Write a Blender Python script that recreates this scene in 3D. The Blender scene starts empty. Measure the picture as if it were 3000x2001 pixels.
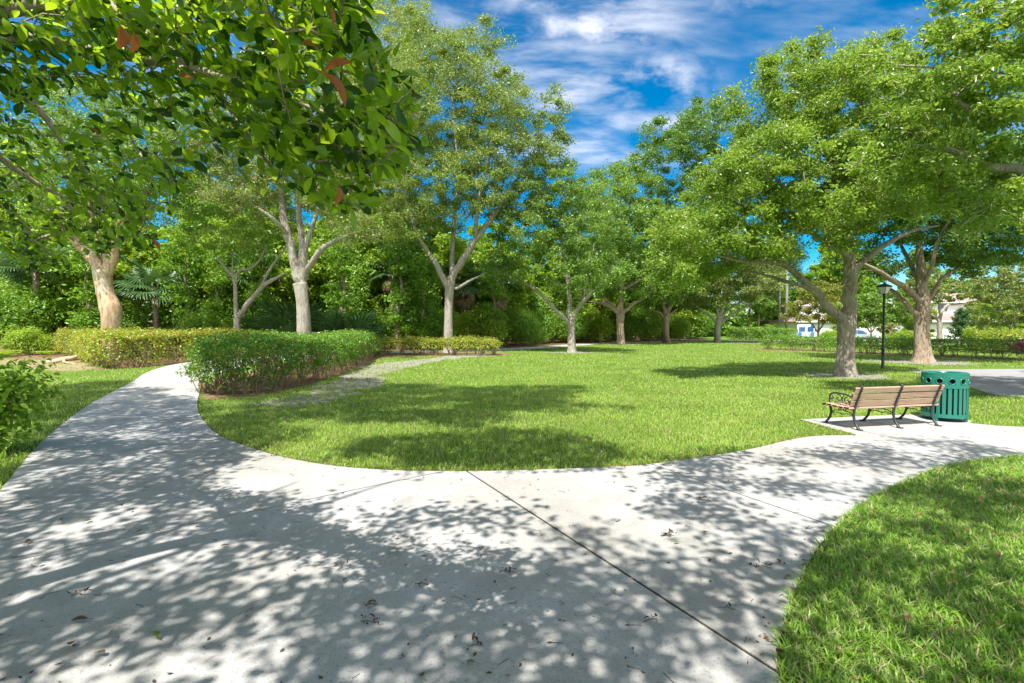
import bpy, math, random
import numpy as np
from mathutils import Vector, Matrix
from mathutils.geometry import tessellate_polygon
random.seed(5)
rng = np.random.default_rng(11)
scene = bpy.context.scene
COL = scene.collection
PI = math.pi

# ------------------------------------------------------------ camera
CAMH, F, HOR = 1.7, 1500.0, 960.0          # eye height; focal length in px of a 3000 px wide frame
TILT = math.atan((1000.5 - HOR) / F)
cd = bpy.data.cameras.new('camera'); cd.lens = 18.0; cd.sensor_width = 36.0
cd.clip_start = 0.05; cd.clip_end = 3000
cam = bpy.data.objects.new('camera', cd); COL.objects.link(cam)
cam.location = (0, 0, CAMH); cam.rotation_euler = (PI/2 - TILT, 0, 0)
scene.camera = cam

# ------------------------------------------------------------ light
KX, KY = 0.20, 0.54                         # ground shift of a shadow per metre of height
SUNV = Vector((-KX, -KY, 1)).normalized()
ELEV = math.asin(SUNV.z)
sl = bpy.data.lights.new('sun', 'SUN'); sl.energy = 5.0; sl.angle = math.radians(0.53); sl.color = (1, 0.96, 0.90)
so = bpy.data.objects.new('sun', sl); COL.objects.link(so)
so.rotation_euler = (-SUNV).to_track_quat('-Z', 'Y').to_euler(); so.location = (-10, -25, 50)

w = bpy.data.worlds.new('World'); scene.world = w; w.use_nodes = True
def N(nt, typ, **kw):
    n = nt.nodes.new(typ)
    for k, v in kw.items():
        if k.startswith('i_'):
            n.inputs[k[2:].replace('_', ' ')].default_value = v
        elif k.startswith('n'): n.inputs[int(k[1:])].default_value = v
        else: setattr(n, k, v)
    return n
def M_(nt, op, a, b=None, c=None, clamp=False):
    n = nt.nodes.new('ShaderNodeMath'); n.operation = op; n.use_clamp = clamp
    for i, v in enumerate((a, b, c)):
        if v is None: continue
        if isinstance(v, (int, float)): n.inputs[i].default_value = v
        else: nt.links.new(v, n.inputs[i])
    return n.outputs[0]
def MIX(nt, fac, a, b, blend='MIX'):
    n = nt.nodes.new('ShaderNodeMix'); n.data_type = 'RGBA'; n.blend_type = blend
    for sock, v in ((n.inputs[0], fac), (n.inputs[6], a), (n.inputs[7], b)):
        if isinstance(v, (int, float)): sock.default_value = v
        elif isinstance(v, tuple): sock.default_value = v if len(v) == 4 else (*v, 1)
        else: nt.links.new(v, sock)
    return n.outputs[2]
def RAMP(nt, x, lo, hi):
    n = nt.nodes.new('ShaderNodeMapRange'); n.inputs[1].default_value = lo; n.inputs[2].default_value = hi
    n.interpolation_type = 'SMOOTHSTEP'
    nt.links.new(x, n.inputs[0]); return n.outputs[0]

nt = w.node_tree
bg = nt.nodes['Background']; bg.inputs[1].default_value = 0.15
sky = N(nt, 'ShaderNodeTexSky', sky_type='NISHITA', sun_disc=False, sun_elevation=ELEV,
        sun_rotation=math.atan2(SUNV.x, SUNV.y), air_density=1.0, dust_density=0.2, ozone_density=4.0)
hs = N(nt, 'ShaderNodeHueSaturation', i_Hue=.492, i_Saturation=1.85, i_Value=0.60); nt.links.new(sky.outputs[0], hs.inputs['Color'])
tc = N(nt, 'ShaderNodeTexCoord'); sp = N(nt, 'ShaderNodeSeparateXYZ'); nt.links.new(tc.outputs['Generated'], sp.inputs[0])
yy = M_(nt, 'MAXIMUM', M_(nt, 'ABSOLUTE', sp.outputs[1]), 0.05)
u = M_(nt, 'DIVIDE', sp.outputs[0], yy); v = M_(nt, 'DIVIDE', sp.outputs[2], yy)
cb = N(nt, 'ShaderNodeCombineXYZ'); nt.links.new(u, cb.inputs[0]); nt.links.new(v, cb.inputs[1])
def cloud_noise(scale, sx, sy, rot, det, dist=0.0, rough=0.6):
    mp = N(nt, 'ShaderNodeMapping'); nt.links.new(cb.outputs[0], mp.inputs[0])
    mp.inputs['Scale'].default_value = (sx, sy, 1); mp.inputs['Rotation'].default_value = (0, 0, rot)
    n = N(nt, 'ShaderNodeTexNoise', i_Scale=scale, i_Detail=det, i_Roughness=rough, i_Distortion=dist)
    nt.links.new(mp.outputs[0], n.inputs['Vector']); return n.outputs[0]
streak = cloud_noise(3.4, 0.9, 3.4, 0.20, 9.0, 0.25, 0.58)
puff = cloud_noise(5.0, 1.0, 1.6, 0.15, 9.0, 0.1, 0.6)
cl = None                                     # cirrus band and three brighter puffs, as directions in the sky
for (cu, cv, ru, rv, amp, pw) in ((0.10, 0.60, 0.26, 0.14, .95, 0), (0.18, 0.46, 0.28, 0.09, 1.0, 0), (0.24, 0.38, 0.26, 0.07, .95, 0),
                              (0.17, 0.35, 0.2, 0.04, 1.0, 0), (0.15, 0.57, 0.13, 0.05, 1.45, 1), (0.26, 0.47, 0.11, 0.055, 1.6, 1),
                              (0.44, 0.63, 0.07, 0.03, .75, 1), (-0.1, 0.52, 0.2, 0.10, .35, 0), (.12,.63,.22,.04,1.0,1), (0.9, 0.5, 0.5, 0.2, .5, 0),
                              (-1.0, 0.5, 0.5, 0.25, .5, 0), (0.5, 0.30, 0.2, 0.05, .5, 0)):
    a = M_(nt, 'DIVIDE', M_(nt, 'SUBTRACT', u, cu), ru); b = M_(nt, 'DIVIDE', M_(nt, 'SUBTRACT', v, cv), rv)
    r2 = M_(nt, 'ADD', M_(nt, 'MULTIPLY', a, a), M_(nt, 'MULTIPLY', b, b))
    g = M_(nt, 'MULTIPLY', M_(nt, 'POWER', 2.718, M_(nt, 'MULTIPLY', r2, -1.0)), amp)
    t = M_(nt, 'MULTIPLY', g, RAMP(nt, puff if pw else streak, 0.40, 0.74))
    cl = t if cl is None else M_(nt, 'MAXIMUM', cl, t)
cl = M_(nt, 'MULTIPLY', cl, 1.0, clamp=True)
skyc = MIX(nt, M_(nt, 'MULTIPLY', cl, M_(nt, 'GREATER_THAN', sp.outputs[1], 0.0)), hs.outputs[0], (4.3, 4.35, 4.7))
# unseen bright cumulus added behind the camera as neutral fill for the shade
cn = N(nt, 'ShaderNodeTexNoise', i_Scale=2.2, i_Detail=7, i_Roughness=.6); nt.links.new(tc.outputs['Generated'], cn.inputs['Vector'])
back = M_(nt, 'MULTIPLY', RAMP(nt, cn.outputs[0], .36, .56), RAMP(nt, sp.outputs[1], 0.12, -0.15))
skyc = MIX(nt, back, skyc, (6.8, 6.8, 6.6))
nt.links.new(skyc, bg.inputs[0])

scene.view_settings.view_transform = 'Standard'; scene.view_settings.look = 'None'
scene.view_settings.gamma = 1.0; scene.view_settings.exposure = 0.95; scene.view_settings.use_curve_mapping = False
scene.cycles.max_bounces = 7; scene.cycles.diffuse_bounces = 3; scene.cycles.glossy_bounces = 2
scene.cycles.transmission_bounces = 5; scene.cycles.transparent_max_bounces = 4
scene.cycles.use_denoising = True

# ------------------------------------------------------------ helpers: photo pixel -> place
def ray(px, py):
    x, z, y = (px - 1500) / F, (1000.5 - py) / F, 1.0
    return np.array([x, y*math.cos(TILT) + z*math.sin(TILT), z*math.cos(TILT) - y*math.sin(TILT)])
def G(px, py):
    r = ray(px, py); t = -CAMH / r[2]; return (r[0]*t, r[1]*t)
def W(px, py, d):
    r = ray(px, py); t = d / r[1]; return np.array([r[0]*t, d, CAMH + r[2]*t])
def to_px(P):
    P = np.asarray(P, float); y = P[..., 1]; z = P[..., 2] - CAMH
    dep = y*math.cos(TILT) - z*math.sin(TILT); up = y*math.sin(TILT) + z*math.cos(TILT)
    dep = np.where(np.abs(dep) < 1e-3, 1e-3, dep)
    return 1500 + F*P[..., 0]/dep, 1000.5 - F*up/dep, dep

# ------------------------------------------------------------ helpers: meshes
class Buf:
    def __init__(s): s.V = []; s.Q = []; s.T = []; s.n = 0
    def add(s, V, Q=None, T=None):
        V = np.asarray(V, float).reshape(-1, 3)
        if Q is not None and len(Q): s.Q.append(np.asarray(Q, int) + s.n)
        if T is not None and len(T): s.T.append(np.asarray(T, int) + s.n)
        s.V.append(V); s.n += len(V); return s
    def box(s, c, d, rz=0.0, R=None):
        c = np.array(c, float); h = np.array(d, float)/2
        V = np.array([[x, y, z] for z in (-1, 1) for y in (-1, 1) for x in (-1, 1)]) * h
        if R is None:
            cz, sz = math.cos(rz), math.sin(rz); R = np.array([[cz, -sz, 0], [sz, cz, 0], [0, 0, 1]])
        return s.add(V @ np.asarray(R).T + c, [[0,2,3,1],[4,5,7,6],[0,1,5,4],[2,6,7,3],[0,4,6,2],[1,3,7,5]])
    def tube(s, pts, rad, n=6, lobes=None, cap=True, flat=1.0, side=None):
        P = np.asarray(pts, float); m = len(P)
        rad = np.full(m, rad, float) if np.isscalar(rad) else np.asarray(rad, float)
        D = np.gradient(P, axis=0); D /= np.linalg.norm(D, axis=1)[:, None] + 1e-9
        if side is not None: ref = np.array(side, float)
        else: ref = np.array([1, 0, 0.]) if abs(D[0][0]) < .8 else np.array([0, 1, 0.])
        th = np.arange(n)*2*PI/n; rings = []
        for i in range(m):
            ref = ref - D[i]*np.dot(ref, D[i]); ref /= np.linalg.norm(ref) + 1e-9
            b = np.cross(D[i], ref); rr = rad[i]*(np.ones(n) if lobes is None else lobes(i, th))
            rings.append(P[i] + np.outer(np.cos(th)*rr, ref) + np.outer(np.sin(th)*rr*flat, b))
        V = np.concatenate(rings); Q = []
        i0 = (np.arange(m-1)[:, None]*n + np.arange(n)[None, :]); j = (np.arange(n)+1) % n
        i1 = (np.arange(m-1)[:, None]*n + j[None, :])
        Q = np.stack([i0, i1, i1+n, i0+n], -1).reshape(-1, 4); T = []
        if cap:
            V = np.concatenate([V, P[:1], P[-1:]]); k = m*n
            T = [[k, (a+1) % n, a] for a in range(n)] + [[k+1, (m-1)*n+a, (m-1)*n+(a+1) % n] for a in range(n)]
        return s.add(V, Q, T)
    def lathe(s, prof, c=(0, 0, 0), n=16, rot=0.0):
        prof = np.asarray(prof, float); m = len(prof); th = np.arange(n)*2*PI/n + rot
        V = np.concatenate([np.stack([r*np.cos(th), r*np.sin(th), np.full(n, z)], 1) for r, z in prof]) + np.array(c)
        i0 = (np.arange(m-1)[:, None]*n + np.arange(n)[None, :]); i1 = (np.arange(m-1)[:, None]*n + ((np.arange(n)+1) % n)[None, :])
        return s.add(V, np.stack([i0, i1, i1+n, i0+n], -1).reshape(-1, 4))
    def prism(s, poly, z0, z1):
        poly = [tuple(p[:2]) for p in poly]; n = len(poly)
        A = sum(poly[i][0]*poly[(i+1) % n][1] - poly[(i+1) % n][0]*poly[i][1] for i in range(n))
        if A < 0: poly = poly[::-1]
        T = tessellate_polygon([[Vector((x, y, 0)) for x, y in poly]])
        T = np.array([t for t in T])
        p = np.array(poly); a, b, c = p[T[:, 0]], p[T[:, 1]], p[T[:, 2]]
        cr = (b[:, 0]-a[:, 0])*(c[:, 1]-a[:, 1]) - (b[:, 1]-a[:, 1])*(c[:, 0]-a[:, 0])
        T[cr < 0] = T[cr < 0][:, ::-1]
        V = np.concatenate([np.c_[p, np.full(n, z1)], np.c_[p, np.full(n, z0)]])
        Q = [[i+n, (i+1) % n + n, (i+1) % n, i] for i in range(n)] if z1 > z0 else []
        return s.add(V if z1 > z0 else V[:n], Q, T)
    def extrude(s, poly, x0, x1, axis='x'):
        """profile of (y, z) points swept from x0 to x1"""
        b = Buf(); b.prism(poly, x0, x1)
        V = np.concatenate(b.V); V = V[:, [2, 0, 1]]
        return s.add(V, np.concatenate(b.Q) if b.Q else None, np.concatenate(b.T))
    def mesh(s, name, mat, origin=(0, 0, 0), smooth=False):
        V = np.concatenate(s.V) - np.asarray(origin, float)
        Q = np.concatenate(s.Q) if s.Q else np.zeros((0, 4), int); T = np.concatenate(s.T) if s.T else np.zeros((0, 3), int)
        me = bpy.data.meshes.new(name); me.vertices.add(len(V)); me.vertices.foreach_set('co', V.astype(np.float32).ravel())
        L = np.concatenate([Q.ravel(), T.ravel()]); me.loops.add(len(L)); me.loops.foreach_set('vertex_index', L.astype(np.int32))
        st = np.concatenate([np.arange(len(Q))*4, len(Q)*4 + np.arange(len(T))*3])
        me.polygons.add(len(st)); me.polygons.foreach_set('loop_start', st.astype(np.int32))
        me.polygons.foreach_set('use_smooth', np.full(len(st), smooth))
        me.update(calc_edges=True); me.materials.append(mat); return me
    def obj(s, name, mat, parent=None, origin=(0, 0, 0), smooth=False):
        return put(name, s.mesh(name, mat, origin, smooth), parent)
def put(name, me, parent=None):
    o = bpy.data.objects.new(name, me); COL.objects.link(o)
    if parent is not None: o.parent = parent
    return o
def tag(o, label=None, cat=None, group=None, kind=None):
    if label: o['label'] = label
    if cat: o['category'] = cat
    if group: o['group'] = group
    if kind: o['kind'] = kind
    return o
def thing(name, label, cat, loc=(0, 0, 0), rz=0.0, group=None):
    o = bpy.data.objects.new(name, None); COL.objects.link(o); o.empty_display_size = .2
    o.location = tuple(float(v) for v in loc); o.rotation_euler = (0, 0, rz); return tag(o, label, cat, group)
def dup(root, loc, rz=0.0, sc=1.0, label=None, cat=None, group=None):
    r = root.copy(); COL.objects.link(r); r.location = loc; r.rotation_euler = (0, 0, rz)
    r.scale = (sc, sc, sc) if np.isscalar(sc) else sc
    for k, val in (('label', label), ('category', cat), ('group', group)):
        if val: r[k] = val
    for ch in list(root.children):
        c = ch.copy(); COL.objects.link(c); c.parent = r
        for g in ch.children:
            d = g.copy(); COL.objects.link(d); d.parent = c
    return r
def structure(name, buf, mat): return tag(buf.obj(name, mat), kind='structure')

def cr(pts, k=6, closed=False):
    P = np.asarray(pts, float); n = len(P); out = []
    for i in range(n if closed else n-1):
        g = (lambda j: P[j % n]) if closed else (lambda j: P[min(max(j, 0), n-1)])
        p0, p1, p2, p3 = g(i-1), g(i), g(i+1), g(i+2)
        for t in np.arange(k)/k:
            out.append(.5*(2*p1 + (p2-p0)*t + (2*p0-5*p1+4*p2-p3)*t*t + (3*p1-p0-3*p2+p3)*t**3))
    if not closed: out.append(P[-1])
    return np.array(out)
def inpoly(X, Y, poly):
    poly = np.asarray(poly)[:, :2]; ins = np.zeros(len(X), bool); n = len(poly)
    for i in range(n):
        x1, y1 = poly[i]; x2, y2 = poly[(i+1) % n]
        if y1 == y2: continue
        c = ((y1 > Y) != (y2 > Y)) & (X < (x2-x1)*(Y-y1)/(y2-y1) + x1); ins ^= c
    return ins
def ribbon(pts, width):
    P = cr(pts, 8); D = np.gradient(P, axis=0); D /= np.linalg.norm(D, axis=1)[:, None]
    nn = np.c_[-D[:, 1], D[:, 0]]; w_ = width/2
    return np.concatenate([P + nn*w_, (P - nn*w_)[::-1]])
def unit(v): return v/(np.linalg.norm(v, axis=-1, keepdims=True) + 1e-9)

# ------------------------------------------------------------ leaves
def frames(n, up, out=None, outw=0.0, flat=0.6):
    nn = rng.normal(size=(n, 3)); nn = unit(nn); nn[:, 2] = np.abs(nn[:, 2])*(.4+up) + up*.3
    if out is not None: nn = nn + out*outw
    nn = unit(nn); a = rng.normal(size=(n, 3)); a[:, 2] *= flat; a[:, 2] -= .15
    a = unit(a - nn*np.sum(a*nn, 1, keepdims=True)); s = np.cross(nn, a); return a, s, nn
def leaf4(B, C, L, W_, up=.4, out=None, outw=0.0):
    n = len(C); a, s, nn = frames(n, up, out, outw); k = rng.uniform(.7, 1.3, (n, 1)); l = L*k/2; w2 = W_*k/2
    V = np.stack([C - a*l, C + s*w2 + a*l*.15 + nn*w2*.3, C + a*l, C - s*w2 + a*l*.15 + nn*w2*.3], 1).reshape(-1, 3)
    return B.add(V, np.arange(4*n).reshape(-1, 4))
def leaf6(B, C, L, W_, up=.4, out=None, outw=0.0):
    n = len(C); a, s, nn = frames(n, up, out, outw); k = rng.uniform(.7, 1.3, (n, 1)); l = L*k/2; w2 = W_*k/2
    f = nn*w2*.35
    V = np.stack([C - a*l, C + s*w2*.85 - a*l*.25 + f, C + s*w2 + a*l*.4 + f, C + a*l - nn*l*.15, C - s*w2 + a*l*.4 + f, C - s*w2*.85 - a*l*.25 + f], 1).reshape(-1, 3)
    i = np.arange(n)[:, None]*6
    return B.add(V, np.concatenate([i + np.array([[0, 1, 2, 3]]), i + np.array([[0, 3, 4, 5]])]))
LT_u = np.array([0, .12, .3, .5, .7, .87, 1.0]); LT_w = np.array([.0, .12, .34, .48, .48, .30, .0])
def leaf_full(B, C, A, S, NN, L, asp=.55, fold=.22, curl=.18):
    """broad obovate leaf: C base, A long axis, S side, NN normal (all n x 3), L (n) lengths"""
    n = len(C); L = L[:, None]; m = len(LT_u); V = []
    curl = curl + rng.uniform(-.12, .28, (n, 1)); fold = fold + rng.uniform(-.15, .35, (n, 1)); asp = asp*rng.uniform(.82, 1.15, (n, 1))
    for i in range(m):
        V.append(C + A*L*LT_u[i] - NN*L*curl*LT_u[i]**2)
    for sg in (1, -1):
        for i in range(1, m-1):
            w_ = LT_w[i]*asp
            V.append(C + A*L*LT_u[i] - NN*L*curl*LT_u[i]**2 + S*L*w_*sg + NN*L*w_*fold)
    V = np.stack(V, 1); nv = V.shape[1]; k = m-2
    q, t = [], []
    for sg, o in ((0, m), (1, m+k)):
        e = [0] + [o+i for i in range(k)] + [m-1]
        for i in range(m-1):
            f = [i, i+1, e[i+1], e[i]]
            f = list(dict.fromkeys(f)); f = f[::-1] if sg else f
            (q if len(f) == 4 else t).append(f)
    off = np.arange(n)[:, None, None]*nv
    return B.add(V.reshape(-1, 3), (np.array(q)[None] + off).reshape(-1, 4), (np.array(t)[None] + off).reshape(-1, 3))

# ------------------------------------------------------------ materials
def newmat(name):
    m = bpy.data.materials.new(name); m.use_nodes = True; nt = m.node_tree
    return m, nt, nt.nodes['Principled BSDF'], nt.nodes['Material Output']
def noise(nt, scale, det=4, vec=None, rough=.55, dist=0.0):
    n = N(nt, 'ShaderNodeTexNoise', i_Scale=scale, i_Detail=det, i_Roughness=rough, i_Distortion=dist)
    if vec is not None: nt.links.new(vec, n.inputs['Vector'])
    return n.outputs[0]
def objco(nt, sc=(1, 1, 1)):
    t = N(nt, 'ShaderNodeTexCoord'); mp = N(nt, 'ShaderNodeMapping'); mp.inputs['Scale'].default_value = sc
    nt.links.new(t.outputs['Object'], mp.inputs[0]); return mp.outputs[0]
def bump(nt, p, h, strength=.3, dist=.02):
    b = N(nt, 'ShaderNodeBump'); b.inputs['Strength'].default_value = strength; b.inputs['Distance'].default_value = dist
    nt.links.new(h, b.inputs['Height']); nt.links.new(b.outputs[0], p.inputs['Normal'])
def plain(name, col, rough=.5, metal=0.0, var=.12, nscale=8.0, bmp=0.0, spec=.5):
    m, nt, p, o = newmat(name); p.inputs['Roughness'].default_value = rough; p.inputs['Metallic'].default_value = metal
    p.inputs['Specular IOR Level'].default_value = spec
    nz = noise(nt, nscale, 5, objco(nt))
    nt.links.new(MIX(nt, nz, tuple(c*(1-var) for c in col), tuple(min(1, c*(1+var)) for c in col)), p.inputs['Base Color'])
    if bmp: bump(nt, p, noise(nt, nscale*12, 3, objco(nt)), bmp, .004)
    return m
def leafmat(name, ca, cb, tr, trans=.35, rough=.42, clump=None, spec=.5, third=None, pthird=.04):
    m, nt, p, out = newmat(name)
    g = N(nt, 'ShaderNodeNewGeometry'); r = g.outputs['Random Per Island']
    c = MIX(nt, r, ca, cb); t = MIX(nt, r, tuple(x*.75 for x in tr), tr)
    if clump:
        k = RAMP(nt, noise(nt, clump, 2, objco(nt)), .35, .65)
        c = MIX(nt, M_(nt, 'MULTIPLY', k, .45), c, tuple(min(1, x*1.5) for x in cb))
    if third:
        k3 = M_(nt, 'LESS_THAN', M_(nt, 'FRACT', M_(nt, 'MULTIPLY', r, 37.7)), pthird)
        c = MIX(nt, k3, c, third); t = MIX(nt, k3, t, third)
    nt.links.new(c, p.inputs['Base Color']); p.inputs['Roughness'].default_value = rough; p.inputs['Specular IOR Level'].default_value = spec
    tl = N(nt, 'ShaderNodeBsdfTranslucent'); nt.links.new(t, tl.inputs[0])
    mx = N(nt, 'ShaderNodeMixShader'); mx.inputs[0].default_value = trans
    nt.links.new(p.outputs[0], mx.inputs[1]); nt.links.new(tl.outputs[0], mx.inputs[2]); nt.links.new(mx.outputs[0], out.inputs[0])
    return m
def barkmat(name, ca, cb, patch=None, sc=1.0, ridged=1.0):
    m, nt, p, o = newmat(name); p.inputs['Roughness'].default_value = .85; p.inputs['Specular IOR Level'].default_value = .25
    v1 = objco(nt, (9*sc, 9*sc, 1.6*sc)); n1 = noise(nt, 2.2, 8, v1, .65, .6); n2 = noise(nt, 1.3, 4, objco(nt))
    c = MIX(nt, RAMP(nt, n1, .37, .62), ca, cb)
    if patch: c = MIX(nt, RAMP(nt, n2, .5, .68), c, patch)
    fine = noise(nt, 30*sc, 4, objco(nt)); c = MIX(nt, M_(nt, 'MULTIPLY', fine, .35), c, tuple(x*.35 for x in ca))
    nt.links.new(c, p.inputs['Base Color']); bump(nt, p, n1, .9*ridged, .05); return m

M = {}
M['oak_leaf'] = leafmat('oak_leaf', (.05, .13, .016), (.19, .315, .045), (.34, .50, .06), .42, .36, clump=.5, spec=.5)
M['oak_leaf_bright'] = leafmat('oak_leaf_bright', (.065, .155, .015), (.26, .38, .045), (.44, .60, .06), .44, .36, clump=.5, spec=.5)
M['oak_leaf_dull'] = leafmat('oak_leaf_dull', (.09, .14, .03), (.25, .30, .07), (.38, .45, .09), .40, .4, clump=.4)
M['deep_leaf'] = leafmat('deep_leaf', (.04, .11, .016), (.14, .26, .04), (.26, .43, .05), .42, .36, clump=.5)
M['olive_leaf'] = leafmat('olive_leaf', (.07, .135, .02), (.23, .315, .055), (.38, .49, .07), .42, .38, clump=.4)
M['pale_leaf'] = leafmat('pale_leaf', (.16, .22, .035), (.32, .38, .07), (.44, .52, .08), .42, .42, clump=.4)
M['wood_leaf'] = leafmat('wood_leaf', (.055, .15, .014), (.19, .35, .03), (.34, .55, .04), .42, .38, clump=.6)
M['wood_leaf_light'] = leafmat('wood_leaf_light', (.10, .21, .012), (.29, .42, .03), (.46, .62, .04), .42, .38, clump=.6)
M['hedge_leaf'] = leafmat('hedge_leaf', (.045, .14, .012), (.15, .29, .028), (.24, .44, .03), .34, .36, clump=1.2, third=(.40, .18, .06), pthird=.035)
M['hedge_leaf_warm'] = leafmat('hedge_leaf_warm', (.11, .19, .02), (.31, .38, .035), (.44, .50, .05), .36, .38, clump=1.2, third=(.48, .20, .05), pthird=.10)
M['near_leaf'] = leafmat('near_leaf', (.07, .18, .008), (.20, .34, .018), (.55, .80, .025),   .54, .28, spec=.5, third=(.05, .125, .012), pthird=.24)
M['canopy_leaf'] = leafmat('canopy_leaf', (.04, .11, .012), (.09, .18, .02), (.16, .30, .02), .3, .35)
M['bush_leaf'] = leafmat('bush_leaf', (.10, .22, .012), (.27, .43, .03), (.42, .64, .03), .4, .32)
M['warm_leaf'] = leafmat('warm_leaf', (.13, .17, .02), (.27, .28, .03), (.36, .38, .04), .38, .45)
M['pine_leaf'] = leafmat('pine_leaf', (.03, .09, .02), (.07, .17, .035), (.1, .2, .04), .2, .5)
M['grass'] = leafmat('grass', (.11, .21, .018), (.33, .44, .08), (.42, .58, .085), .42, .45, clump=.45, third=(.50, .44, .22), pthird=.12)
M['lush_grass'] = leafmat('lush_grass', (.09, .21, .016), (.26, .42, .06), (.36, .58, .06), .42, .4, clump=1.4, third=(.50, .44, .25), pthird=.15)
M['palm_leaf'] = leafmat('palm_leaf', (.05, .12, .03), (.10, .19, .06), (.14, .26, .05), .25, .36)
M['dead_palm'] = leafmat('dead_palm', (.20, .14, .07), (.38, .29, .16), (.3, .2, .1), .2, .7)
M['dead_leaf'] = leafmat('dead_leaf', (.34, .10, .025), (.46, .17, .05), (.6, .22, .05), .3, .5)
M['litter'] = leafmat('litter', (.02, .015, .01), (.10, .065, .035), (.1, .06, .03), .1, .7, third=(.30, .2, .11), pthird=.12)
M['litter_warm'] = leafmat('litter_warm', (.10, .05, .02), (.30, .15, .06), (.25, .12, .05), .15, .7)
M['oak_bark'] = barkmat('oak_bark', (.24, .19, .145), (.50, .43, .35), (.42, .40, .31))
M['brown_bark'] = barkmat('brown_bark', (.20, .145, .10), (.45, .345, .255), (.38, .35, .26))
M['grey_bark'] = barkmat('grey_bark', (.25, .215, .175), (.50, .45, .38), (.40, .40, .33))
M['gumbo_bark'] = barkmat('gumbo_bark', (.36, .23, .125), (.58, .45, .30), (.56, .53, .42), .35, .3)
M['twig'] = plain('twig', (.50, .45, .39), .8, var=.3, nscale=3)
M['stem'] = plain('stem', (.20, .15, .10), .85, var=.4, nscale=6)
M['near_bark'] = barkmat('near_bark', (.33, .26, .18), (.55, .47, .37), (.42, .40, .32), 3.0, .5)

def concrete(name, ca, cb, stain):
    m, nt, p, o = newmat(name); p.inputs['Roughness'].default_value = .9; p.inputs['Specular IOR Level'].default_value = .2
    oc = objco(nt); big = noise(nt, .35, 4, oc); mid = noise(nt, 2.6, 7, oc, .65); fine = noise(nt, 70, 3, oc, .75)
    blot = noise(nt, .8, 6, oc, .7, .8); ff = noise(nt, 260, 2, oc)
    gi = N(nt, 'ShaderNodeNewGeometry'); c = MIX(nt, RAMP(nt, mid, .3, .7), ca, cb)
    c = MIX(nt, M_(nt, 'MULTIPLY', gi.outputs['Random Per Island'], .38), c, stain)
    c = MIX(nt, M_(nt, 'MULTIPLY', RAMP(nt, big, .42, .66), .6), c, stain)
    c = MIX(nt, M_(nt, 'MULTIPLY', RAMP(nt, blot, .58, .74), .65), c, tuple(x*.55 for x in stain))
    c = MIX(nt, M_(nt, 'MULTIPLY', RAMP(nt, fine, .54, .68), .85), c, tuple(x*.5 for x in ca))
    c = MIX(nt, M_(nt, 'MULTIPLY', RAMP(nt, ff, .6, .75), .35), c, tuple(min(1, x*1.4) for x in cb))
    nt.links.new(c, p.inputs['Base Color']); bump(nt, p, fine, .25, .006); return m
M['concrete'] = concrete('concrete', (.37, .367, .355), (.47, .465, .45), (.26, .24, .20))
M['road_concrete'] = concrete('road_concrete', (.28, .275, .27), (.36, .35, .34), (.22, .2, .185))
M['asphalt'] = plain('asphalt', (.06, .06, .062), .9, var=.2, nscale=20)
def groundmat():
    m, nt, p, o = newmat('ground_soil'); p.inputs['Roughness'].default_value = .95; p.inputs['Specular IOR Level'].default_value = .1
    oc = objco(nt); a = noise(nt, .5, 5, oc); b = noise(nt, 14, 6, oc, .7); c3 = noise(nt, 80, 3, oc)
    c = MIX(nt, RAMP(nt, b, .3, .7), (.065, .13, .016), (.16, .25, .035))
    c = MIX(nt, M_(nt, 'MULTIPLY', RAMP(nt, a, .58, .72), .5), c, (.27, .24, .09))
    c = MIX(nt, RAMP(nt, c3, .5, .75), c, (.06, .09, .015)); nt.links.new(c, p.inputs['Base Color']); bump(nt, p, c3, .6, .03); return m
M['ground'] = groundmat()
def soil(name, ca, cb):
    m, nt, p, o = newmat(name); p.inputs['Roughness'].default_value = .95; p.inputs['Specular IOR Level'].default_value = .1
    oc = objco(nt); b = noise(nt, 5, 8, oc, .75); d = noise(nt, 40, 4, oc, .7)
    c = MIX(nt, RAMP(nt, b, .3, .7), ca, cb); c = MIX(nt, M_(nt, 'MULTIPLY', RAMP(nt, d, .55, .7), .6), c, tuple(x*.4 for x in ca))
    nt.links.new(c, p.inputs['Base Color']); bump(nt, p, b, .8, .05); return m
M['sand'] = soil('sand', (.19, .175, .15), (.32, .30, .265))
M['mulch'] = soil('mulch', (.13, .075, .04), (.30, .20, .12))
M['pale_soil'] = soil('pale_soil', (.21, .165, .085), (.35, .29, .175))

# ------------------------------------------------------------ ground, paths
b = Buf(); b.add([[-900, -300, 0], [900, -300, 0], [900, 1600, 0], [-900, 1600, 0]], [[0, 1, 2, 3]]); structure('ground', b, M['ground'])

outer = [(-11.5, 33.5), (-14.2, 29.5), (-15.6, 26), G(510, 1069), G(434, 1091), G(383, 1123), G(274, 1180), G(140, 1282), G(0, 1442), (-3.6, 3.0), (-1.8, 0.6), (0.2, -2.5)]
near = [(2.2, -2.5), (0.95, 0.2), (1.02, 1.5), G(2284, 2001), G(2297, 1837), G(2335, 1723), G(2399, 1608), G(2463, 1531), G(2552, 1467), G(2680, 1404), G(2807, 1363), G(3000, 1340), (9.5, 7.1), (14, 6.9)]
far_r = [(14, 8.9), (10.5, 8.85), G(3000, 1254), G(2842, 1243)]
pad = [G(2845, 1236), G(2780, 1219), G(2700, 1216), G(2553, 1221), G(2345, 1232), G(2508, 1277)]
lawn_in = [G(2508, 1278), G(2360, 1284), G(2169, 1325), G(1914, 1363), G(1786, 1372), G(1531, 1382), G(1353, 1385), G(1149, 1382), G(970, 1368), G(817, 1340), G(715, 1308),
           G(638, 1276), G(589, 1225), G(578, 1185), G(585, 1148), G(592, 1112), (-11.2, 20.5), (-12.2, 24.5), (-11.2, 28), (-9.3, 31)]
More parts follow.
